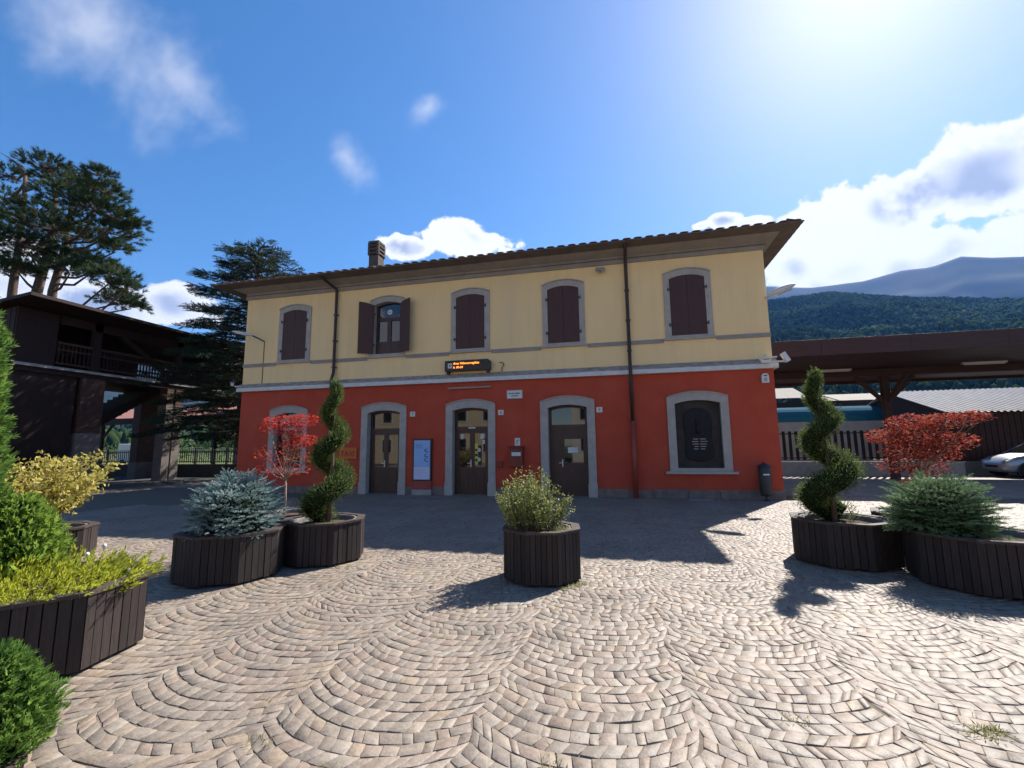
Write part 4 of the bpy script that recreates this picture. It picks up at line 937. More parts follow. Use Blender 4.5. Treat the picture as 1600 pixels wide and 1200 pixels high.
def juniper():
    t = plant('golden_juniper', 'low spreading golden juniper filling the left foreground planter', 'juniper', (-4.56, 2.9, .5)); P = []; A = []; base = []; b = MB()
    for i in range(330):
        az = random.uniform(0, 6.283); q = math.sqrt(random.random())*.60; x, y = -4.54+q*math.cos(az), 2.92+q*math.sin(az)
        if x < -4.98 and y > 3.2: continue
        hx = .55*math.cos(az)*q/.6+.35; hy = .5*math.sin(az)*q/.6; d = unit(np.array((hx+random.uniform(-.3,.3), hy+random.uniform(-.3,.3), random.uniform(.35,.8)))); ln = random.uniform(.12,.24); p0 = np.array((x, y, .49+.05*(1-q/.6)))
        br = random.uniform(.3,.8); sd = unit(np.cross(d, np.array((0,0,1.))))
        if i % 2 == 0: b.tube([(-4.55, 2.9, .46), tuple(p0*.6+np.array((-4.55, 2.9, .47))*.4), tuple(p0), tuple(p0+d*ln)], [.006,.005,.004,.002], 3, cap=False)
        for k in range(30):
            s = random.random(); w = (1-s)*.07+.012; pp = p0+d*ln*s+sd*random.uniform(-w,w)+np.array((0,0,random.uniform(-.01,.015))); P.append(pp); A.append(d+RNG.normal(0,.3,3)); base.append(br*(.4+.65*s))
    P = np.array(P); A = np.array(A); base = np.array(base)
    ln = RNG.uniform(.03,.06,len(P)); V, F = kites(P, A, ln, ln*.22)
    np_mesh('crown', V, F, M['juniper'], t, rnd=np.clip(base+RNG.normal(0,.12,len(P)), 0, 1)); b.build('branches', M['bark'], t)
juniper()
for k, (x, y, h) in enumerate(((-4.93,3.20,.70), (-4.72,3.28,.68), (-4.86,3.52,.70))):
    t = plant('seed_head', ['pale round seed head behind the golden juniper, leftmost of three', 'pale round seed head behind the golden juniper, middle of three', 'pale round seed head behind the golden juniper, rightmost of three'][k], 'seed head', (x, y, .5), 'pale seed heads')
    MB().tube([(x, y, .45), (x+.01, y, h)], .005, 5).build('stalk', M['barkl'], t); MB().lathe([(.0,h-.02),(.016,h-.01),(.019,h+.006),(.012,h+.02),(0,h+.023)], (x+.01, y, 0), 10).build('head', M['sign'], t, True)
# weeds in joints ------------------------------------------------------------
def weeds():
    pts = []
    for (x, y, r, n) in ((-.60,5.52,.10,120), (-.52,5.62,.08,90), (-.70,5.40,.06,50), (-3.72,5.75,.15,60), (-4.2,4.7,.2,50), (1.93,3.30,.09,120), (1.85,3.28,.12,60), (-2.0,2.35,.10,50), (-1.5,2.2,.12,60), (2.7,6.72,.1,40), (-.4,2.5,.1,30), (.9,3.2,.1,30)):
        for _ in range(n): a = random.uniform(0,6.283); q = r*math.sqrt(random.random()); pts.append((x+q*math.cos(a), y+q*math.sin(a)*.7, .0))
    for _ in range(160): pts.append((random.uniform(-4,3), random.uniform(1.9,7), -.004))
    P = np.array(pts); n = len(P); A = RNG.normal(0,.6,(n,3)); A[:, 2] = .8; ln = RNG.uniform(.012,.05,n); V, F = kites(P, A, ln, ln*.16); stuff(np_mesh('weeds', V, F, M['weed'], rnd=RNG.rand(n)))['label'] = 'small weeds growing in the paving joints'
weeds()
# post at the right edge
t = thing('bollard', 'dark brown post with pale metal cap at the right edge of the photo', 'bollard', (2.135, 3.14, 0))
MB().lathe([(.055,0),(.055,.02),(.045,.03),(.045,.68),(.04,.685)], (2.135, 3.14, 0), 16).build('post', mat('rust_brown_post', (.075,.03,.024), (.05,.022,.02), 9, .5, .2, 50), t, True); MB().lathe([(.055,.685),(.055,.70),(.02,.725),(0,.73)], (2.135, 3.14, 0), 16).build('cap', M['steel'], t, True)

# ------------------------------------------------------------------ covered timber footbridge (left)
t = thing('footbridge', 'dark timber covered footbridge on tall brown pillars at the left', 'footbridge', (-27, 20, 0))
xa, xb = -25.0, -29.4; Y0, Y1 = 13.7, 44.0; FZ = 5.42; RZ = 8.05; RF = 7.62
def pillar(x, y, w=1.0, h=5.1, conc=1.9, top=True):
    o = MB().box(x-.28, x+.28, y, y+w, conc, h).build('pillar', M['woodl'], t, bevel=.01)
    MB().box(x-.30, x+.30, y-.02, y+w+.02, -.1, conc).build('pillar_base', M['pillarc'], o, bevel=.01)
    for k in range(5): MB().box(x-.285, x+.285, y-.01+.2*k+.02, y-.01+.2*k+.035, conc+.02, h-.02).build('cladding_groove', M['iron'], o) if False else None
    return o
pillar(xa-.3, 16.4, conc=2.45); pillar(xa-.3, 20.65, w=.40, conc=4.15); pillar(xa-.3, 21.18, w=.44, conc=4.15)
pillar(xb+.3, 16.4, conc=2.4); pillar(xb+.3, 22.2, w=1.3, conc=.9); pillar(xb+.3, 30, conc=1.2); pillar(xa-.3, 30, conc=1.2); pillar(xa-.3, 40); pillar(xb+.3, 40)
tag_ = MB().box(xb, xa, Y0, Y1, FZ-.32, FZ-.12).build('deck', M['wood'], t)
for x in (xa, xb): 
    MB().box(x-.10, x+.10, Y0, Y1, FZ-.10, FZ+.02).build('edge_beam', M['concrete'] if x == xa else M['wood'], t)
# clad end tower and its lower base
b = MB(); b.plate([(xb-.02, FZ-.3), (xa+.02, FZ-.3), (xa+.02, RZ-.2), (xb-.02, RF-.2)], Y0-.04, Y0); b.box(xa-.02, xa+.02, Y0, 15.15, FZ+.03, RZ-.2); b.box(xb-.02, xb+.02, Y0, 15.15, FZ+.03, RF-.2); b.build('end_cladding', M['wood'], t)
b = MB(); b.box(xb+.1, xa-.1, Y0+.1, 16.2, 0, FZ-.33); b.build('stair_tower', M['wood'], t)
MB().box(xb+.0, xa+.15, Y0-.25, Y0+.08, -.1, 2.3).build('tower_base', M['concrete'], t)
for k in range(15): MB().box(xb+.02+.29*k, xb+.27+.29*k, Y0-.07, Y0-.041, FZ-.3, RF-.22+(RZ-RF)*k/15).build('end_board', M['wood'], t)
# roof
b = MB(); xo, xi = xa+1.45, xb-.2; ze, zi = 8.20, 7.60; yo = Y0-.5
q = [(xo,yo,ze),(xi,yo,zi),(xi,Y1,zi),(xo,Y1,ze)]; q += [(x, y, z-.14) for x, y, z in q]
b.add(q, [(0,3,2,1),(4,5,6,7),(0,1,5,4),(1,2,6,5),(2,3,7,6),(3,0,4,7)]); b.build('bridge_roof', M['wood'], t)
for x in (xa, xb):
    MB().box(x-.12, x+.12, 15.2, Y1, (RZ if x == xa else RF)-.62, (RZ if x == xa else RF)-.2).build('eaves_beam', M['wood'], t)
    for y in (16.6, 20.9, 25.2, 29.5, 33.8, 38.1): MB().box(x-.12, x+.12, y, y+.34, FZ+.03, (RZ if x == xa else RF)-.2).build('post', M['wood'], t)
    for y in (16.6, 25.2, 33.8):
        MB().bar((x, y+1.3, (RZ if x == xa else RF)-.6), (x, y+4.3, FZ+.2), .2, .22).build('diagonal_brace', M['wood'], t)
    for y0 in (15.2, 16.95, 21.25, 25.55, 29.85, 34.1):
        y1 = 16.6 if y0 == 15.2 else y0+3.94
        MB().box(x-.05, x+.05, y0, y1, FZ+1.10, FZ+1.2).build('hand_rail', M['woodl'], t); MB().box(x-.04, x+.04, y0, y1, FZ+.80, FZ+.87).build('mid_rail', M['woodl'], t); MB().box(x-.04, x+.04, y0, y1, FZ+.16, FZ+.24).build('bottom_rail', M['woodl'], t)
        n = int((y1-y0)/.16); b = MB()
        for k in range(n): b.box(x-.02, x+.02, y0+.05+k*(y1-y0)/n, y0+.11+k*(y1-y0)/n, FZ+.24, FZ+1.1)
        b.build('balusters', M['wood'], t)
for ya_, yb_ in ((15.15, 22.1), (25.6, Y1)):
    n = int((yb_-ya_)/.3)
    for k in range(n): MB().box(xb-.03, xb+.0, ya_+k*(yb_-ya_)/n+.004, ya_+(k+1)*(yb_-ya_)/n-.004, FZ+.03, RF-.2).build('side_board', M['wood'], t)
MB().box(xb+.25, xb+.3, 16.0, 18.6, FZ+1.25, FZ+1.95).build('lattice_panel', mat('tan_lattice', (.19,.13,.09), (.09,.06,.045), 16, .8, .5, 20), t)
# stair flight under the deck
b = MB(); n = 14
for k in range(n): b.box(xb+.9, xa-1.2, 17.2+.28*k, 17.5+.28*k, 2.6+.19*k-.25, 2.6+.19*k)
b.build('stair_steps', M['wood'], t); MB().bar((xa-1.15, 17.0, 2.35), (xa-1.15, 21.2, 5.2), .1, .4).build('stair_stringer', M['wood'], t)
b = MB(); b.bar((-25.2, 19.2, 2.0), (-25.9, 19.2, 2.0), .1, .1); 
tag(MB().tube([(-23.6, 20.5, 8.15), (-20, 18, 8.30), (-14.5, 15.2, 7.6)], .012, 4).build('overhead_wire', M['iron']), 'thin wire strung from the footbridge roof to the station', 'wire')
# ------------------------------------------------------------------ platform canopy and fence at left
def picket_fence(name, lab, x0, x1, y, z0, z1, wall, step=.16, m=None, pw=.022):
    t = thing(name, lab, 'fence', ((x0+x1)/2, y, 0)); m = m or M['iron']
    pm = MB().box(-pw, pw, -.015, .015, 0, z1-z0); pm.add([(-pw,-.015,z1-z0),(pw,-.015,z1-z0),(pw,.015,z1-z0),(-pw,.015,z1-z0),(0,0,z1-z0+(.06 if pw < .03 else .004))], [(0,1,4),(1,2,4),(2,3,4),(3,0,4)])
    n = int((x1-x0)/step); first = None
    for k in range(n):
        if first is None: first = pm.build('picket', m, None); o = first
        else: o = bpy.data.objects.new('picket', first.data); COL.objects.link(o)
        o.parent = t; o.location = (x0+step*(k+.5)-(x0+x1)/2, 0, z0)
    for z in (z0+.08, z1-.15): MB().box(x0, x1, y+.016, y+.05, z, z+.05).build('rail', m, t)
    k = x0
    while k < x1: MB().box(k-.05, k+.05, y-.03, y+.07, 0, z1+.12).build('post', m, t); k += 2.4
    if wall: MB().box(x0, x1, y-.12, y+.14, -.1, wall).build('base_wall', M['darkwall'] if x0 < 0 else M['concrete'], t)
    return t
picket_fence('picket_fence', 'dark picket fence on low wall under the footbridge at left', -36, -14.9, 24.0, .78, 1.62, .72, .17)
picket_fence('picket_fence', 'short light brown picket fence beside the near footbridge pillar', -32.8, -29.6, 20.2, .12, 1.0, 0, .17, M['woodl'])
def brace_post(t, x, y, h, m, dirs=((1,0),(-1,0)), w=.22, spread=1.1):
    MB().box(x-w/2, x+w/2, y-w/2, y+w/2, -.1, h).build('post', m, t)
    for dx, dy in dirs: MB().bar((x, y, h-spread*1.1), (x+dx*spread, y+dy*spread, h-.02), .14, .16).build('brace', m, t)
M['redroof'] = mat('red_sheet_roof', (.33,.14,.10), (.27,.12,.09), 2, .7, .2, 20)
t = thing('platform_canopy', 'low platform canopy with dull red roof seen beneath the footbridge', 'canopy', (-34, 30, 0))
b = MB(); b.add([(-48,29,4.22),(-16,29,4.22),(-16,33,5.4),(-48,33,5.4),(-48,37,4.22),(-16,37,4.22)], [(0,1,2,3),(3,2,5,4)]); b.build('canopy_roof', M['redroof'], t)
MB().box(-48, -16, 28.95, 29.1, 3.72, 4.2).build('fascia_beam', M['wood'], t)
for x in (-42, -36.2, -30.6, -25.0, -19.4): brace_post(t, x, 29.4, 3.8, M['wood'])
struct(MB().box(-60, 5, 27.5, 31.6, -.45, .25).build('platform', M['concrete']))
# ------------------------------------------------------------------ platform canopy (right)
t = thing('platform_canopy', 'wide dark brown timber platform canopy right of the station', 'canopy', (16, 24, 0))
b = MB(); CX0, CX1 = 4.75, 42; CY0, CY1 = 19.9, 28.2; za, zb = 5.62, 5.22
b.add([(CX0,CY0,za),(CX1,CY0,za),(CX1,CY1,zb),(CX0,CY1,zb),(CX0,CY0,za-.10),(CX1,CY0,za-.10),(CX1,CY1,zb-.10),(CX0,CY1,zb-.10)], [(0,1,2,3),(7,6,5,4),(0,4,5,1),(1,5,6,2),(2,6,7,3),(3,7,4,0)]); b.build('canopy_roof', M['wood'], t)
M['fascia'] = mat('brown_fascia', (.085,.036,.028), (.065,.03,.024), 3, .6, .2, 30, .35, stretch=(.4,2,4))
k = CX0
while k < CX1:                                       # fascia boards
    MB().box(k+.004, min(k+3.0, CX1)-.004, CY0-.06, CY0-.005, za-.62, za+.02).build('fascia_board', M['fascia'], t, bevel=.006); k += 3.0
nb_ = 26
for j in range(nb_):                                  # soffit boards
    f0, f1 = j/nb_, (j+1)/nb_; ya_, yb_ = CY0+.0+(CY1-.06-CY0)*f0+.008, CY0+(CY1-.06-CY0)*f1-.008; z0_, z1_ = za-.60+(zb-.30-za+.60)*f0, za-.60+(zb-.30-za+.60)*f1
    b = MB(); b.add([(CX0,ya_,z0_),(CX1,ya_,z0_),(CX1,yb_,z1_),(CX0,yb_,z1_),(CX0,ya_,z0_+.04),(CX1,ya_,z0_+.04),(CX1,yb_,z1_+.04),(CX0,yb_,z1_+.04)], [(0,3,2,1),(4,5,6,7),(0,1,5,4),(1,2,6,5),(2,3,7,6),(3,0,4,7)]); b.build('soffit_board', M['fascia'], t)
MB().box(CX0, CX1, 23.85, 24.15, 4.62, 4.94).build('purlin', M['fascia'], t)
for x in (11.75, 22, 32): brace_post(t, x, 24.0, 4.62, M['woodl'], ((1,0),(-1,0),(.35,-.9)), .28, 1.15)
MB().box(CX0, CX1, CY1-.05, CY1+.01, zb-.45, zb+.02).build('rear_fascia', M['fascia'], t)
picket_fence('picket_fence', 'dark brown picket fence on the platform edge right of the station', 7.6, 15.5, 26.0, .78, 2.22, .70, .29, M['wood'], .07)
for i, x in enumerate((13.9, 7.9)):
    pass
b = MB(); b.box(9.5, 10.7, 20.6, 20.75, 4.74, 4.82); b.build('light_tube', M['sign']) if False else None
def tube_light(x, y, z, lab):
    t = thing('strip_light', lab, 'strip light', (x, y, z), 'strip lights under the canopy'); MB().box(x-.75, x+.75, y-.07, y+.07, z, z+.07).build('fitting', M['sign'], t); MB().tube([(x-.7, y, z-.02), (x+.7, y, z-.02)], .025, 6).build('tube', M['white'], t)
tube_light(9.3, 23.0, 4.80, 'unlit strip light under the canopy above the right spiral topiary'); tube_light(14.7, 22.6, 4.80, 'unlit strip light under the canopy at the far right')
# ------------------------------------------------------------------ beyond the platform (right)
M['trainblue'] = mat('blue_paint', (.016,.085,.12), (.02,.10,.135), 3, .9, 0, 10, .04); M['traingrey'] = mat('pale_grey_paint', (.40,.37,.33), (.33,.31,.28), 2, .6, .1, 20)
def wagon(lab, x0, x1, y):
    t = thing('rail_wagon', lab, 'wagon', ((x0+x1)/2, y+1.4, 0)); b = MB(); n = 14
    prof = [(0, 1.0)] + [(1.4-1.4*math.cos(a), 3.1+.98*math.sin(a)) for a in [math.pi*j/n for j in range(n+1)]] + [(2.8, 1.0)]
    k = len(prof); vs = [(x0, y+p, z) for p, z in prof]+[(x1, y+p, z) for p, z in prof]
    b.add(vs, [(i, k+i, k+(i+1) % k, (i+1) % k) for i in range(k)] + [tuple(range(k)), tuple(range(k, 2*k))[::-1]]); b.build('body', M['trainblue'], t)
    MB().box(x0+.2, x1-.2, y+.2, y+2.6, .75, 1.0).build('underframe', M['iron'], t)
    for x in (x0+.9, x1-.9):
        for yy in (y+.6, y+2.1): 
            w = MB(); w.lathe([(0,-.06),(.42,-.06),(.46,-.04),(.46,.06),(0,.06)], n=18); w.v = [(x+a, yy+c, .5+bb) for a, bb, c in w.v]; w.build('wheel', M['iron'], t)
    for q in range(int((x1-x0)/1.2)): MB().box(x0+.3+1.2*q, x0+.36+1.2*q, y-.03, y+.0, 1.1, 3.1).build('rib', M['trainblue'], t)
wagon('blue round-topped rail wagon nearest the station corner', 4.0, 12.45, 34.0); wagon('blue round-topped rail wagon behind the right spiral topiary', 13.9, 17.0, 34.0)
tag(MB().box(2, 26, 32.6, 32.85, -.4, 2.95).build('trackside_wall', M['traingrey']), 'plain pale grey trackside wall below the blue wagons', 'wall')
t = thing('platform_canopy', 'far pale-roofed platform canopy beyond the blue wagons', 'canopy', (20, 43, 0)); M['pale_roof'] = mat('pale_sheet_roof', (.30,.26,.21), (.25,.22,.18), 1.2, .8, .1, 10, .1)
b = MB(); b.add([(4,41.5,5.30),(15.0,41.5,5.30),(15.0,45,6.5),(4,45,6.5)], [(0,1,2,3)]); b.add([(15.0,41.5,4.98),(60,41.5,4.98),(60,45,5.80),(15.0,45,5.80)], [(0,1,2,3)]); b.build('canopy_roof', M['pale_roof'], t); MB().box(4, 60, 41.5, 41.62, 4.5, 4.96).build('fascia_beam', M['wood'], t)
for x in range(7, 60, 6): brace_post(t, x, 43.5, 5.2, M['wood'])
for x in range(17, 60, 4): MB().bar((x, 41.45, 5.01), (x, 44.98, 5.83), .05, .05).build('roof_seam', M['frieze'], t)
t = thing('shed', 'low brown shed with white corrugated roof at the right', 'shed', (22, 31, 0)); M['corr'] = mat('white_corrugated_sheet', (.25,.25,.25), (.20,.20,.205), 2, .7, .05, 10, .25)
sx0, sx1, sy0, sy1, se, sr = 16.5, 32, 28.4, 38.4, 3.2, 4.75; sm = (sy0+sy1)/2
b = MB(); b.box(sx0, sx1, sy0, sy1, .62, se); b.add([(sx0,sy0,se),(sx0,sy1,se),(sx0,sm,sr-.05)], [(0,2,1)]); b.build('wall', M['wood'], t)
for q in range(60): MB().box(sx0+.02+.26*q, sx0+.245+.26*q, sy0-.03, sy0-.002, .64, se-.03).build('wall_board', M['fascia'], t)
MB().box(sx0-.3, sx1, sy0-.25, sy1, -.1, .62).build('base_wall', M['concrete'], t, bevel=.01)
b = MB(); n = int((sx1-sx0+.4)/.045); vs = []
for q in range(n+1):
    x = sx0-.25+q*.045; dz = .055*max(-.35, math.sin(q*math.pi/3.0))
    vs += [(x, sy0-.45, se+dz-.1), (x, sm, sr+dz), (x, sy1+.4, se+dz-.1)]
b.add(vs, [(3*q, 3*q+3, 3*q+4, 3*q+1) for q in range(n)] + [(3*q+1, 3*q+4, 3*q+5, 3*q+2) for q in range(n)]); b.build('corrugated_roof', M['corr'], t)
tag(MB().box(12.6, 16.1, 27.6, 27.9, -.1, .75).build('low_wall', M['concrete'], bevel=.01), 'low concrete wall between the picket fence and the shed', 'wall')
# ------------------------------------------------------------------ parked car
def car():
    t = thing('parked_car', 'silver-blue car parked in front of the brown shed at the right edge', 'car', (18.5, 25.6, 0)); M['carpaint'] = mat('silver_paint', (.34,.37,.42), rough=.28, spec=.6, metal=.35)
    x0 = 16.40; y0, y1 = 24.85, 26.55; ym_ = (y0+y1)/2
    secs = [(.0,.52,.38,.60),(.06,.66,.28,.74),(.22,.76,.22,.86),(.45,.82,.20,.96),(.8,.845,.19,1.03),(1.12,.85,.18,1.08),(2.2,.85,.18,1.10),(3.3,.85,.19,1.07),(3.75,.82,.22,1.02),(3.98,.74,.28,.92),(4.06,.62,.36,.75)]
    b = MB(); n = 20; vs = []
    for x, hw, zb_, zt_ in secs:
        for j in range(n):
            a = 2*math.pi*(j+.5)/n; c_, s_ = math.cos(a), math.sin(a); e = .42
            vs.append((x0+x, ym_+hw*math.copysign(abs(c_)**e, c_), (zb_+zt_)/2+(zt_-zb_)/2*math.copysign(abs(s_)**e, s_)))
    k = len(secs); b.add(vs, [(i*n+j, i*n+(j+1) % n, (i+1)*n+(j+1) % n, (i+1)*n+j) for i in range(k-1) for j in range(n)] + [tuple(range(n))[::-1], tuple((k-1)*n+j for j in range(n))]); b.build('body', M['carpaint'], t, True)
    for cx in (.78, 3.28):
        for yy in (y0-.004, y1+.004): w = MB(); w.add([(x0+cx+.39*math.cos(math.pi*q/12), yy, .30+.39*math.sin(math.pi*q/12)) for q in range(-2, 15)], [tuple(range(17))]); w.build('wheel_arch', M['iron'], t)
    gh = [(1.02,1.05),(1.75,1.45),(2.2,1.50),(2.95,1.46),(3.65,1.06)]; b = MB(); n = len(gh)
    vs = [(x0+x, y0+.06+(z-1.05)*.35, z) for x, z in gh] + [(x0+x, y1-.06-(z-1.05)*.35, z) for x, z in gh]
    b.add(vs, [tuple(range(n))[::-1], tuple(range(n, 2*n))] + [(i, n+i, n+(i+1) % n, (i+1) % n) for i in range(n)]); b.build('window_glass', M['glass'], t, bevel=.02)
    b = MB()
    for yy, s in ((y0, 1), (y1, -1)):
        pr = [(x0+x, yy+s*(.05+(z-1.05)*.35), z) for x, z in gh]; b.tube(pr, .03, 6); b.tube([(x0+2.25, yy+s*.045, 1.04), (x0+2.25, yy+s*.2, 1.48)], .03, 6)
    b.box(x0+1.72, x0+3.0, y0+.2, y1-.2, 1.46, 1.515); b.build('roof', M['carpaint'], t)
    for cx in (.78, 3.28):
        for yy, s in ((y0+.06, 1), (y1-.06, -1)):
            w = MB(); w.lathe([(.19,-.10),(.29,-.11),(.31,-.08),(.31,.17),(.28,.19),(.1,.19)], n=24); w.v = [(x0+cx+a, yy+s*c, .31+bb) for a, bb, c in w.v]; wo_ = w.build('wheel', mat('tyre', (.02,.02,.02), rough=.85) if 'tyre' not in M else M['tyre'], t, True)
            r = MB(); r.lathe([(.0,.02),(.05,.0),(.06,.03),(.18,.03),(.195,.0)], n=20)
            for k in range(6): a = k*math.pi/3; r.bar((.05*math.cos(a), .05*math.sin(a), .012), (.185*math.cos(a), .185*math.sin(a), .012), .04, .02)
            r.v = [(x0+cx+a, yy+s*(c-.09), .31+bb) for a, bb, c in r.v]; r.build('rim', M['steel'], wo_)
    for yy in (y0+.02, y1-.32): b = MB(); b.bar((x0+.12, yy+.16, .70), (x0+.40, yy+.10, .87), .22, .07); b.build('headlight', M['steel'], t, bevel=.02)
    MB().box(x0-.015, x0+.02, y0+.5, y1-.5, .44, .55).build('grille', M['iron'], t); MB().bar((x0+1.25, y0-.0, 1.08), (x0+1.25, y0-.16, 1.12), .10, .12).build('wing_mirror', M['carpaint'], t, bevel=.02)
    MB().box(x0+1.9, x0+2.05, y0-.012, y0+.012, .86, .89).build('door_handle', M['carpaint'], t)
car()
# ------------------------------------------------------------------ trees behind
PADS = [[-38.54,21.59,21.44,1.75,.61],[-39.39,23.1,21.36,1.94,.85],[-30.38,19.5,18.26,.94,.39],[-33.98,21.01,18.61,1.99,.66],[-30.82,20.23,17.61,1.33,.53],[-33.29,19.96,17.39,1.91,.68],[-31.75,20.43,16.65,2.14,.8],[-30.96,21.23,16.3,1.51,.72],[-30.28,21.48,15.77,.75,.45],[-33.09,22.19,16.15,1.98,.71],[-38.91,21.6,18.23,1.55,.6],[-43.16,22.93,18.74,2.67,.96],[-35.57,20.52,15.88,2.54,.73],[-38.08,23.89,17.31,2.2,.78],[-36.67,19.64,14.65,2.25,.71],[-36.77,22.85,15.0,1.8,.68],[-31.48,21.59,14.56,1.09,.54],[-34.02,22.29,13.8,1.7,.65],[-29.46,20.2,11.91,1.5,.58],[-28.77,20.49,11.26,1.1,.49],[-33.46,23.5,11.89,1.6,.56],[-33.41,24.34,11.68,1.05,.38],[-37.97,21.07,14.63,1.48,.56],[-44.76,22.96,22.62,1.4,.67],[-47.12,23.88,21.63,1.31,1.03],[-47.01,23.97,18.43,2.14,1.12]]
def pine(lab, trunks, pads, dead=None):
    base = trunks[0][0][0]; t = plant('pine_tree', lab, 'pine', (base[0], base[1], 0)); b = MB(); allp = []
    for pts, r0 in trunks:
        n = len(pts); b.tube(pts, [r0*(1-.72*i/(n-1)) for i in range(n)], 8); 
        for i in range(n-1):
            for s in np.linspace(0, 1, 6): allp.append(np.array(pts[i])*(1-s)+np.array(pts[i+1])*s)
    allp = np.array([p for p in allp if p[2] > 9])
    if dead:
        for d in dead: b.tube(d, [.09-.08*i/(len(d)-1) for i in range(len(d))], 5)
    P, Dv, rn = [], [], []
    for (x, y, z, rw, rh) in pads:
        c = np.array((x, y, z)); src = allp[np.argmin(np.linalg.norm((allp-(c-np.array((0,0,.8))))*np.array((1,1,1.6)), axis=1))]
        mid = (src+c)/2 + np.array((0,0,-.12*np.linalg.norm(c-src))); b.tube([tuple(src), tuple(mid), tuple(c-np.array((0,0,rh*.3)))], [.10,.075,.04], 5, cap=False)
        n = int(48*rw*rw**.3)+14; br = random.uniform(.25,.6)
        for k in range(n):
            d = rdir(1)[0]; d[2] = abs(d[2])*.9-.2; p = c+d*np.array((rw, rw*.9, rh*1.35))*random.uniform(.45,1.05)
            P.append(p); Dv.append(unit(np.array((d[0], d[1], .45+d[2]*.4))+RNG.normal(0,.3,3))); rn.append(br+random.uniform(-.15,.3)*(1 if d[2] > .2 else .3))
            if k % 5 == 0: b.tube([tuple(c+(p-c)*.1), tuple(p)], [.03,.012], 3, cap=False)
    P = np.array(P); V, F = needles(P, np.array(Dv), RNG.uniform(.22,.40,len(P)), 46, .27, .030, 62)
    np_mesh('crown', V, F, M['pine'], t, rnd=np.clip(np.repeat(np.array(rn), 46)+RNG.normal(0,.1,len(F)), 0, 1)); b.build('trunk', M['bark'], t, True)
PADS += [[-38.6,20.8,13.6,1.3,.5],[-33.6,20.6,12.9,1.5,.55],[-41.2,21.4,14.2,1.9,.7],[-32.0,21.0,13.2,1.2,.5]]
left_pads = [p for p in PADS if p[0] < -40.5]; right_pads = [p for p in PADS if p[0] >= -40.5]
pine('twin-trunked pine tree rising behind the footbridge at left', [([(-38.2,22,-.3),(-38.31,22,6.09),(-38.7,22,12.55),(-38.06,22,15.73),(-38.07,22,18.33),(-38.26,22,20.53)],.42), ([(-37.3,22,-.3),(-36.86,22,6.03),(-37.26,22,12.42),(-36.73,22,14.88),(-36.52,22,17.18),(-36.4,22,18.67)],.36)], right_pads)
pine('bare-topped pine tree at the left edge, left of the twin-trunked pine', [([(-41.0,22,-.3),(-40.87,22,7.97),(-41.1,22,13.0),(-41.1,22,16.32),(-41.23,22,19.74),(-41.47,22,21.77)],.36), ([(-42,22,-.3),(-41.62,22,6.23),(-41.33,22,11.63),(-41.42,22.4,15.4)],.3)], left_pads,
     [[(-41.47,22,21.77),(-43,22,23.04),(-44.49,22,23.91)], [(-41.3,22,20.3),(-40.2,22,20.4),(-39.6,22,21.1)], [(-41.47,22,21.7),(-40.8,22,21.75),(-40.2,22,21.85)]])
def cedar(lab, x, y, h):
    t = plant('cedar_tree', lab, 'cedar', (x, y, 0)); b = MB(); b.tube([(x, y, -.3), (x+.1, y, h*.5), (x, y, h-.6)], [.34,.22,.06], 9); P, Dv, rn = [], [], []
    nb = 150
    for i in range(nb):
        z = 2.2+(h-2.5)*((i+.5)/nb); az = 2.39996*i+random.uniform(-.2,.2); f = (z-2.2)/(h-2.2)
        ln = (4.9-2.1*f)*random.uniform(.7,1.05) if f < .80 else (2.9*(1-f)/.2*.6+1.15)*random.uniform(.7,1.05)
        dr = np.array((math.cos(az), math.sin(az), 0)); rise = .10+.45*max(0,f-.7)
        pts = []
        for s in np.linspace(0, 1, 6): pts.append(np.array((x, y, z)) + dr*ln*s + np.array((0,0,ln*(rise*s-.16*s*s*(1.2 if f < .7 else .5)))))
        b.tube([tuple(p) for p in pts], [.07*(1-.85*s) for s in np.linspace(0,1,6)], 4, cap=False); side = np.cross(dr, (0,0,1.)); br = random.uniform(.15,.6)
        for k in range(int(38*ln**.8)):
            s = random.uniform(.18,1.0)**.8; j = min(4, int(s*5)); p0 = pts[j]+(pts[j+1]-pts[j])*(s*5-j); w = .18+.75*(1-s)*ln*.35; off = random.uniform(-1,1)*w
            p = p0+side*off+np.array((0,0,random.uniform(-.10,.06)-.12*abs(off))); P.append(p); Dv.append(unit(dr*.8+side*np.sign(off)*.7+np.array((0,0,random.uniform(-.25,.2))))); rn.append(br+random.uniform(-.1,.25))
    P = np.array(P); V, F = needles(P, np.array(Dv), RNG.uniform(.28,.5,len(P)), 28, .095, .024, 70)
    np_mesh('crown', V, F, M['cedar'], t, rnd=np.clip(np.repeat(np.array(rn), 28)+RNG.normal(0,.1,len(F)), 0, 1)); b.build('trunk', M['bark'], t, True)
cedar('dark layered cedar behind the left end of the station roof', -20.1, 21.3, 13.4)

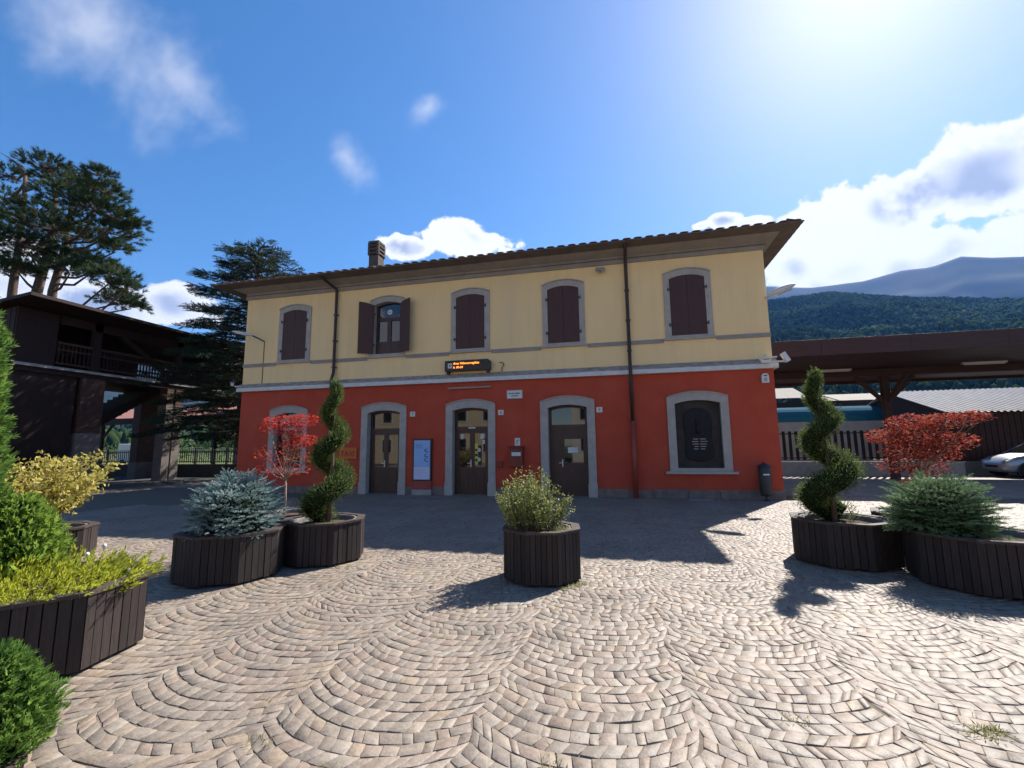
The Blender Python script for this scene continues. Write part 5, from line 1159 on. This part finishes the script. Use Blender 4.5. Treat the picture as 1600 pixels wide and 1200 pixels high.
# ------------------------------------------------------------------ meadow shrubs and small things under the bridge
M['hedge'] = leafmat('hedge_leaves', [(.03,.06,.015), (.06,.11,.025), (.10,.16,.035)], .3)
def hedge(lab, x0, x1, y, h, n):
    P = np.stack([RNG.uniform(x0,x1,n), y+RNG.normal(0,.5,n), np.abs(RNG.rand(n))**.6*h*(.75+.25*np.sin(RNG.rand(n)*6))], 1); ln = RNG.uniform(.12,.3,n); V, F = kites(P, rdir(n), ln, ln*.6)
    tag(np_mesh('hedge', V, F, M['hedge'], rnd=RNG.rand(n)), lab, 'hedge')
hedge('green hedge beyond the tracks seen under the footbridge', -75, -38, 52, 3.0, 5000)
t = thing('parked_van', 'small white van far behind the picket fence under the footbridge', 'van', (-52, 40, 0)); 
b = MB(); b.plate([(-53.6,.4),(-49.6,.4),(-49.6,1.3),(-50.3,1.5),(-50.9,2.3),(-53.6,2.35)], 39.2, 41.0); b.build('body', M['white'], t, bevel=.06)
for x in (-52.8, -50.5): w = MB(); w.lathe([(0,-.1),(.33,-.1),(.33,.1),(0,.1)], n=14); w.v = [(x+a, 39.25+c, .35+bb) for a, bb, c in w.v]; w.build('wheel', M['iron'], t)
MB().box(-51.0, -50.4, 39.17, 39.2, 1.5, 2.05).build('side_window', M['glass'], t)

# ------------------------------------------------------------------ house across the square (seen only in the window glass)
def house(lab, x0, x1, y1, y0, h, m):
    t = thing('house', lab, 'house', ((x0+x1)/2, y0, 0)); MB().box(x0, x1, y0, y1, -.1, h).build('wall', m, t)
    b = MB(); mid = (y0+y1)/2; o = .6; b.add([(x0-o,y1+o,h),(x1+o,y1+o,h),(x1+o,mid,h+2),(x0-o,mid,h+2),(x0-o,y0-o,h),(x1+o,y0-o,h)], [(0,1,2,3),(3,2,5,4),(0,3,4),(1,5,2),(0,4,5,1)]); b.build('roof', M['tile'], t)
    for fl in range(int(h//3.2)):
        n = int((x1-x0)//2.8)
        for k in range(n):
            x = x0+(x1-x0)*(k+.5)/n; z = 1.0+3.2*fl; f = MB().box(x-.6, x+.6, y1, y1+.05, z, z+1.6).build('window', M['white'], t); MB().box(x-.5, x+.5, y1+.05, y1+.06, z+.1, z+1.5).build('pane', M['glass'], f)
M['ochrewall'] = mat('ochre_plaster', (.50,.40,.27), (.46,.37,.25), .8, .9, .1, 20); M['palewall'] = mat('pale_plaster', (.52,.48,.42), (.47,.44,.38), .8, .9, .1, 20)
house('ochre house across the square mirrored in the station door glass', -26, -9, -15, -26, 11.5, M['ochrewall']); house('pale house across the square mirrored in the middle door glass', -5, 9, -18, -28, 9.0, M['palewall'])

# ------------------------------------------------------------------ hills and mountains
def interp(tab, a): return np.interp(a, [p[0] for p in tab], [p[1] for p in tab])
HILL = [(-100,.03),(-80,.035),(-60,.04),(-50,.045),(-40,.06),(-20,.2),(0,.26),(17,.277),(22.7,.272),(27.8,.245),(36,.205),(50,.16),(70,.10),(90,.06)]
MOUNT = [(-100,.10),(-80,.14),(-57,.20),(-50,.215),(-40,.20),(-20,.25),(0,.29),(14,.315),(17,.309),(21,.292),(25.5,.287),(28.5,.293),(30.5,.288),(32.6,.296),(34.5,.283),(36.3,.274),(42,.26),(55,.22),(75,.15),(90,.1)]
def fbm(x, y, seed, octs=5):
    r = np.random.RandomState(seed); o = np.zeros_like(x); amp = 1.0; f = 1.0
    for _ in range(octs):
        for _ in range(3):
            a = r.uniform(0, 6.283); ph = r.uniform(0, 6.283); o += amp*np.sin((x*math.cos(a)+y*math.sin(a))*f+ph)/3
        amp *= .5; f *= 2.1
    return o
def terrain(name, r0, r1, tab, m, seed, na, nr, rough, fall=.15, foot=0.0):
    az = np.linspace(-95, 85, na); s = np.linspace(0, 1.12, nr); A, Sg = np.meshgrid(az, s, indexing='ij'); Rr = r0+(r1-r0)*Sg
    X = Rr*np.sin(np.radians(A)); Yv = Rr*np.cos(np.radians(A)); top = interp(tab, A)*r1
    sh = np.where(Sg <= 1, Sg**1.15, 1-(Sg-1)*2.5); k = 2*math.pi/(r1*.22)
    Z = top*sh + rough*r1*fbm(X*k/6.28*6.28, Yv*k, seed)*np.sin(np.pi*np.clip(Sg, 0, 1))*1.0; Z = np.maximum(Z, -1+foot)
    V = np.stack([X, Yv, Z], 2).reshape(-1, 3); i = np.arange(na-1)[:, None]*nr+np.arange(nr-1)[None]; F = np.stack([i, i+nr, i+nr+1, i+1], 2).reshape(-1, 4)[:, ::-1]
    return struct(np_mesh(name, V, F, m, smooth=True)), (A, Rr, X, Yv, Z)
M['forest'] = mat('forest_floor', (.035,.055,.022), (.05,.07,.03), .02, .95, 0, 1, .05)
M['mount'] = mat('forested_mountain', (.022,.036,.022), (.032,.044,.026), .003, .95, 0, 1, .05, c3=(.05,.056,.036), s3=.0012)
hill, (HA, HR, HX, HY, HZ) = terrain('wooded_hill', 420, 2100, HILL, M['forest'], 5, 240, 50, .014)
mount, _ = terrain('mountain', 2900, 5600, MOUNT, M['mount'], 9, 300, 60, .012)
M['htree'] = leafmat('hill_tree_foliage', [(.014,.027,.010), (.028,.048,.015), (.046,.068,.022), (.085,.105,.038)], 0.0, 1.0, .0)
def hill_trees():
    n = 42000; a = np.concatenate([RNG.uniform(12, 44, int(n*.72)), RNG.uniform(-62, -42, int(n*.14)), RNG.uniform(-90, 80, n-int(n*.72)-int(n*.14))]); s = RNG.rand(n)**.62*1.02
    na, nr = HA.shape; fi = (a+95)/180*(na-1); fj = s/1.12*(nr-1); i = np.clip(fi.astype(int), 0, na-2); j = np.clip(fj.astype(int), 0, nr-2); u = (fi-i)[:, None]; w = (fj-j)[:, None]
    G = np.stack([HX, HY, HZ], 2); Pt = G[i, j]*(1-u)*(1-w)+G[i+1, j]*u*(1-w)+G[i, j+1]*(1-u)*w+G[i+1, j+1]*u*w
    import bmesh
    bm = bmesh.new(); bmesh.ops.create_icosphere(bm, subdivisions=1, radius=1); iv = np.array([v.co[:] for v in bm.verts]); jf = np.array([[v.index for v in f.verts] for f in bm.faces]); bm.free()
    k = len(iv); hgt = RNG.uniform(7, 15, n)*RNG.uniform(.75,1.3,n); con = RNG.rand(n) < .5; wid = np.where(con, hgt*.24, hgt*RNG.uniform(.38,.55,n))
    j1 = 1+RNG.uniform(-.28,.28,(n, k)); sh = iv[None]*j1[..., None]
    taper = np.where(con[:, None], .25+.75*(1-np.clip((iv[:, 2][None]+1)/2, 0, 1))*1.35, 1.0)
    V = np.empty((n, k, 3)); V[..., 0] = Pt[:, 0:1]+sh[..., 0]*wid[:, None]*taper; V[..., 1] = Pt[:, 1:2]+sh[..., 1]*wid[:, None]*taper; V[..., 2] = Pt[:, 2:3]+(sh[..., 2]*.5+.42)*hgt[:, None]
    F = (jf[None]+(np.arange(n)*k)[:, None, None]).reshape(-1, 3); rn = np.clip(RNG.beta(1.5,3,n)+.3*np.sin(Pt[:, 0]*.011+2)*np.sin(Pt[:, 1]*.013), 0, 1)
    o = stuff(np_mesh('hillside_trees', V.reshape(-1, 3), F, M['htree'], rnd=np.repeat(rn, len(jf)), smooth=True)); o['label'] = 'mass of trees covering the wooded hillside'
hill_trees()
# ------------------------------------------------------------------ haze
hz = bpy.data.materials.new('haze_air'); hz.use_nodes = True; N = hz.node_tree.nodes; N.clear(); pv = N.new('ShaderNodeVolumePrincipled'); mo = N.new('ShaderNodeOutputMaterial'); hz.node_tree.links.new(pv.outputs[0], mo.inputs['Volume'])
pv.inputs['Color'].default_value = (.12,.36,1.0,1); pv.inputs['Density'].default_value = HAZE = 0.000045; pv.inputs['Anisotropy'].default_value = .2
b = MB(); b.box(-7200, 7200, -6500, 7200, -2.0, 1950); o = b.build('haze', hz); stuff(o)['label'] = 'thin blue haze in the valley air'
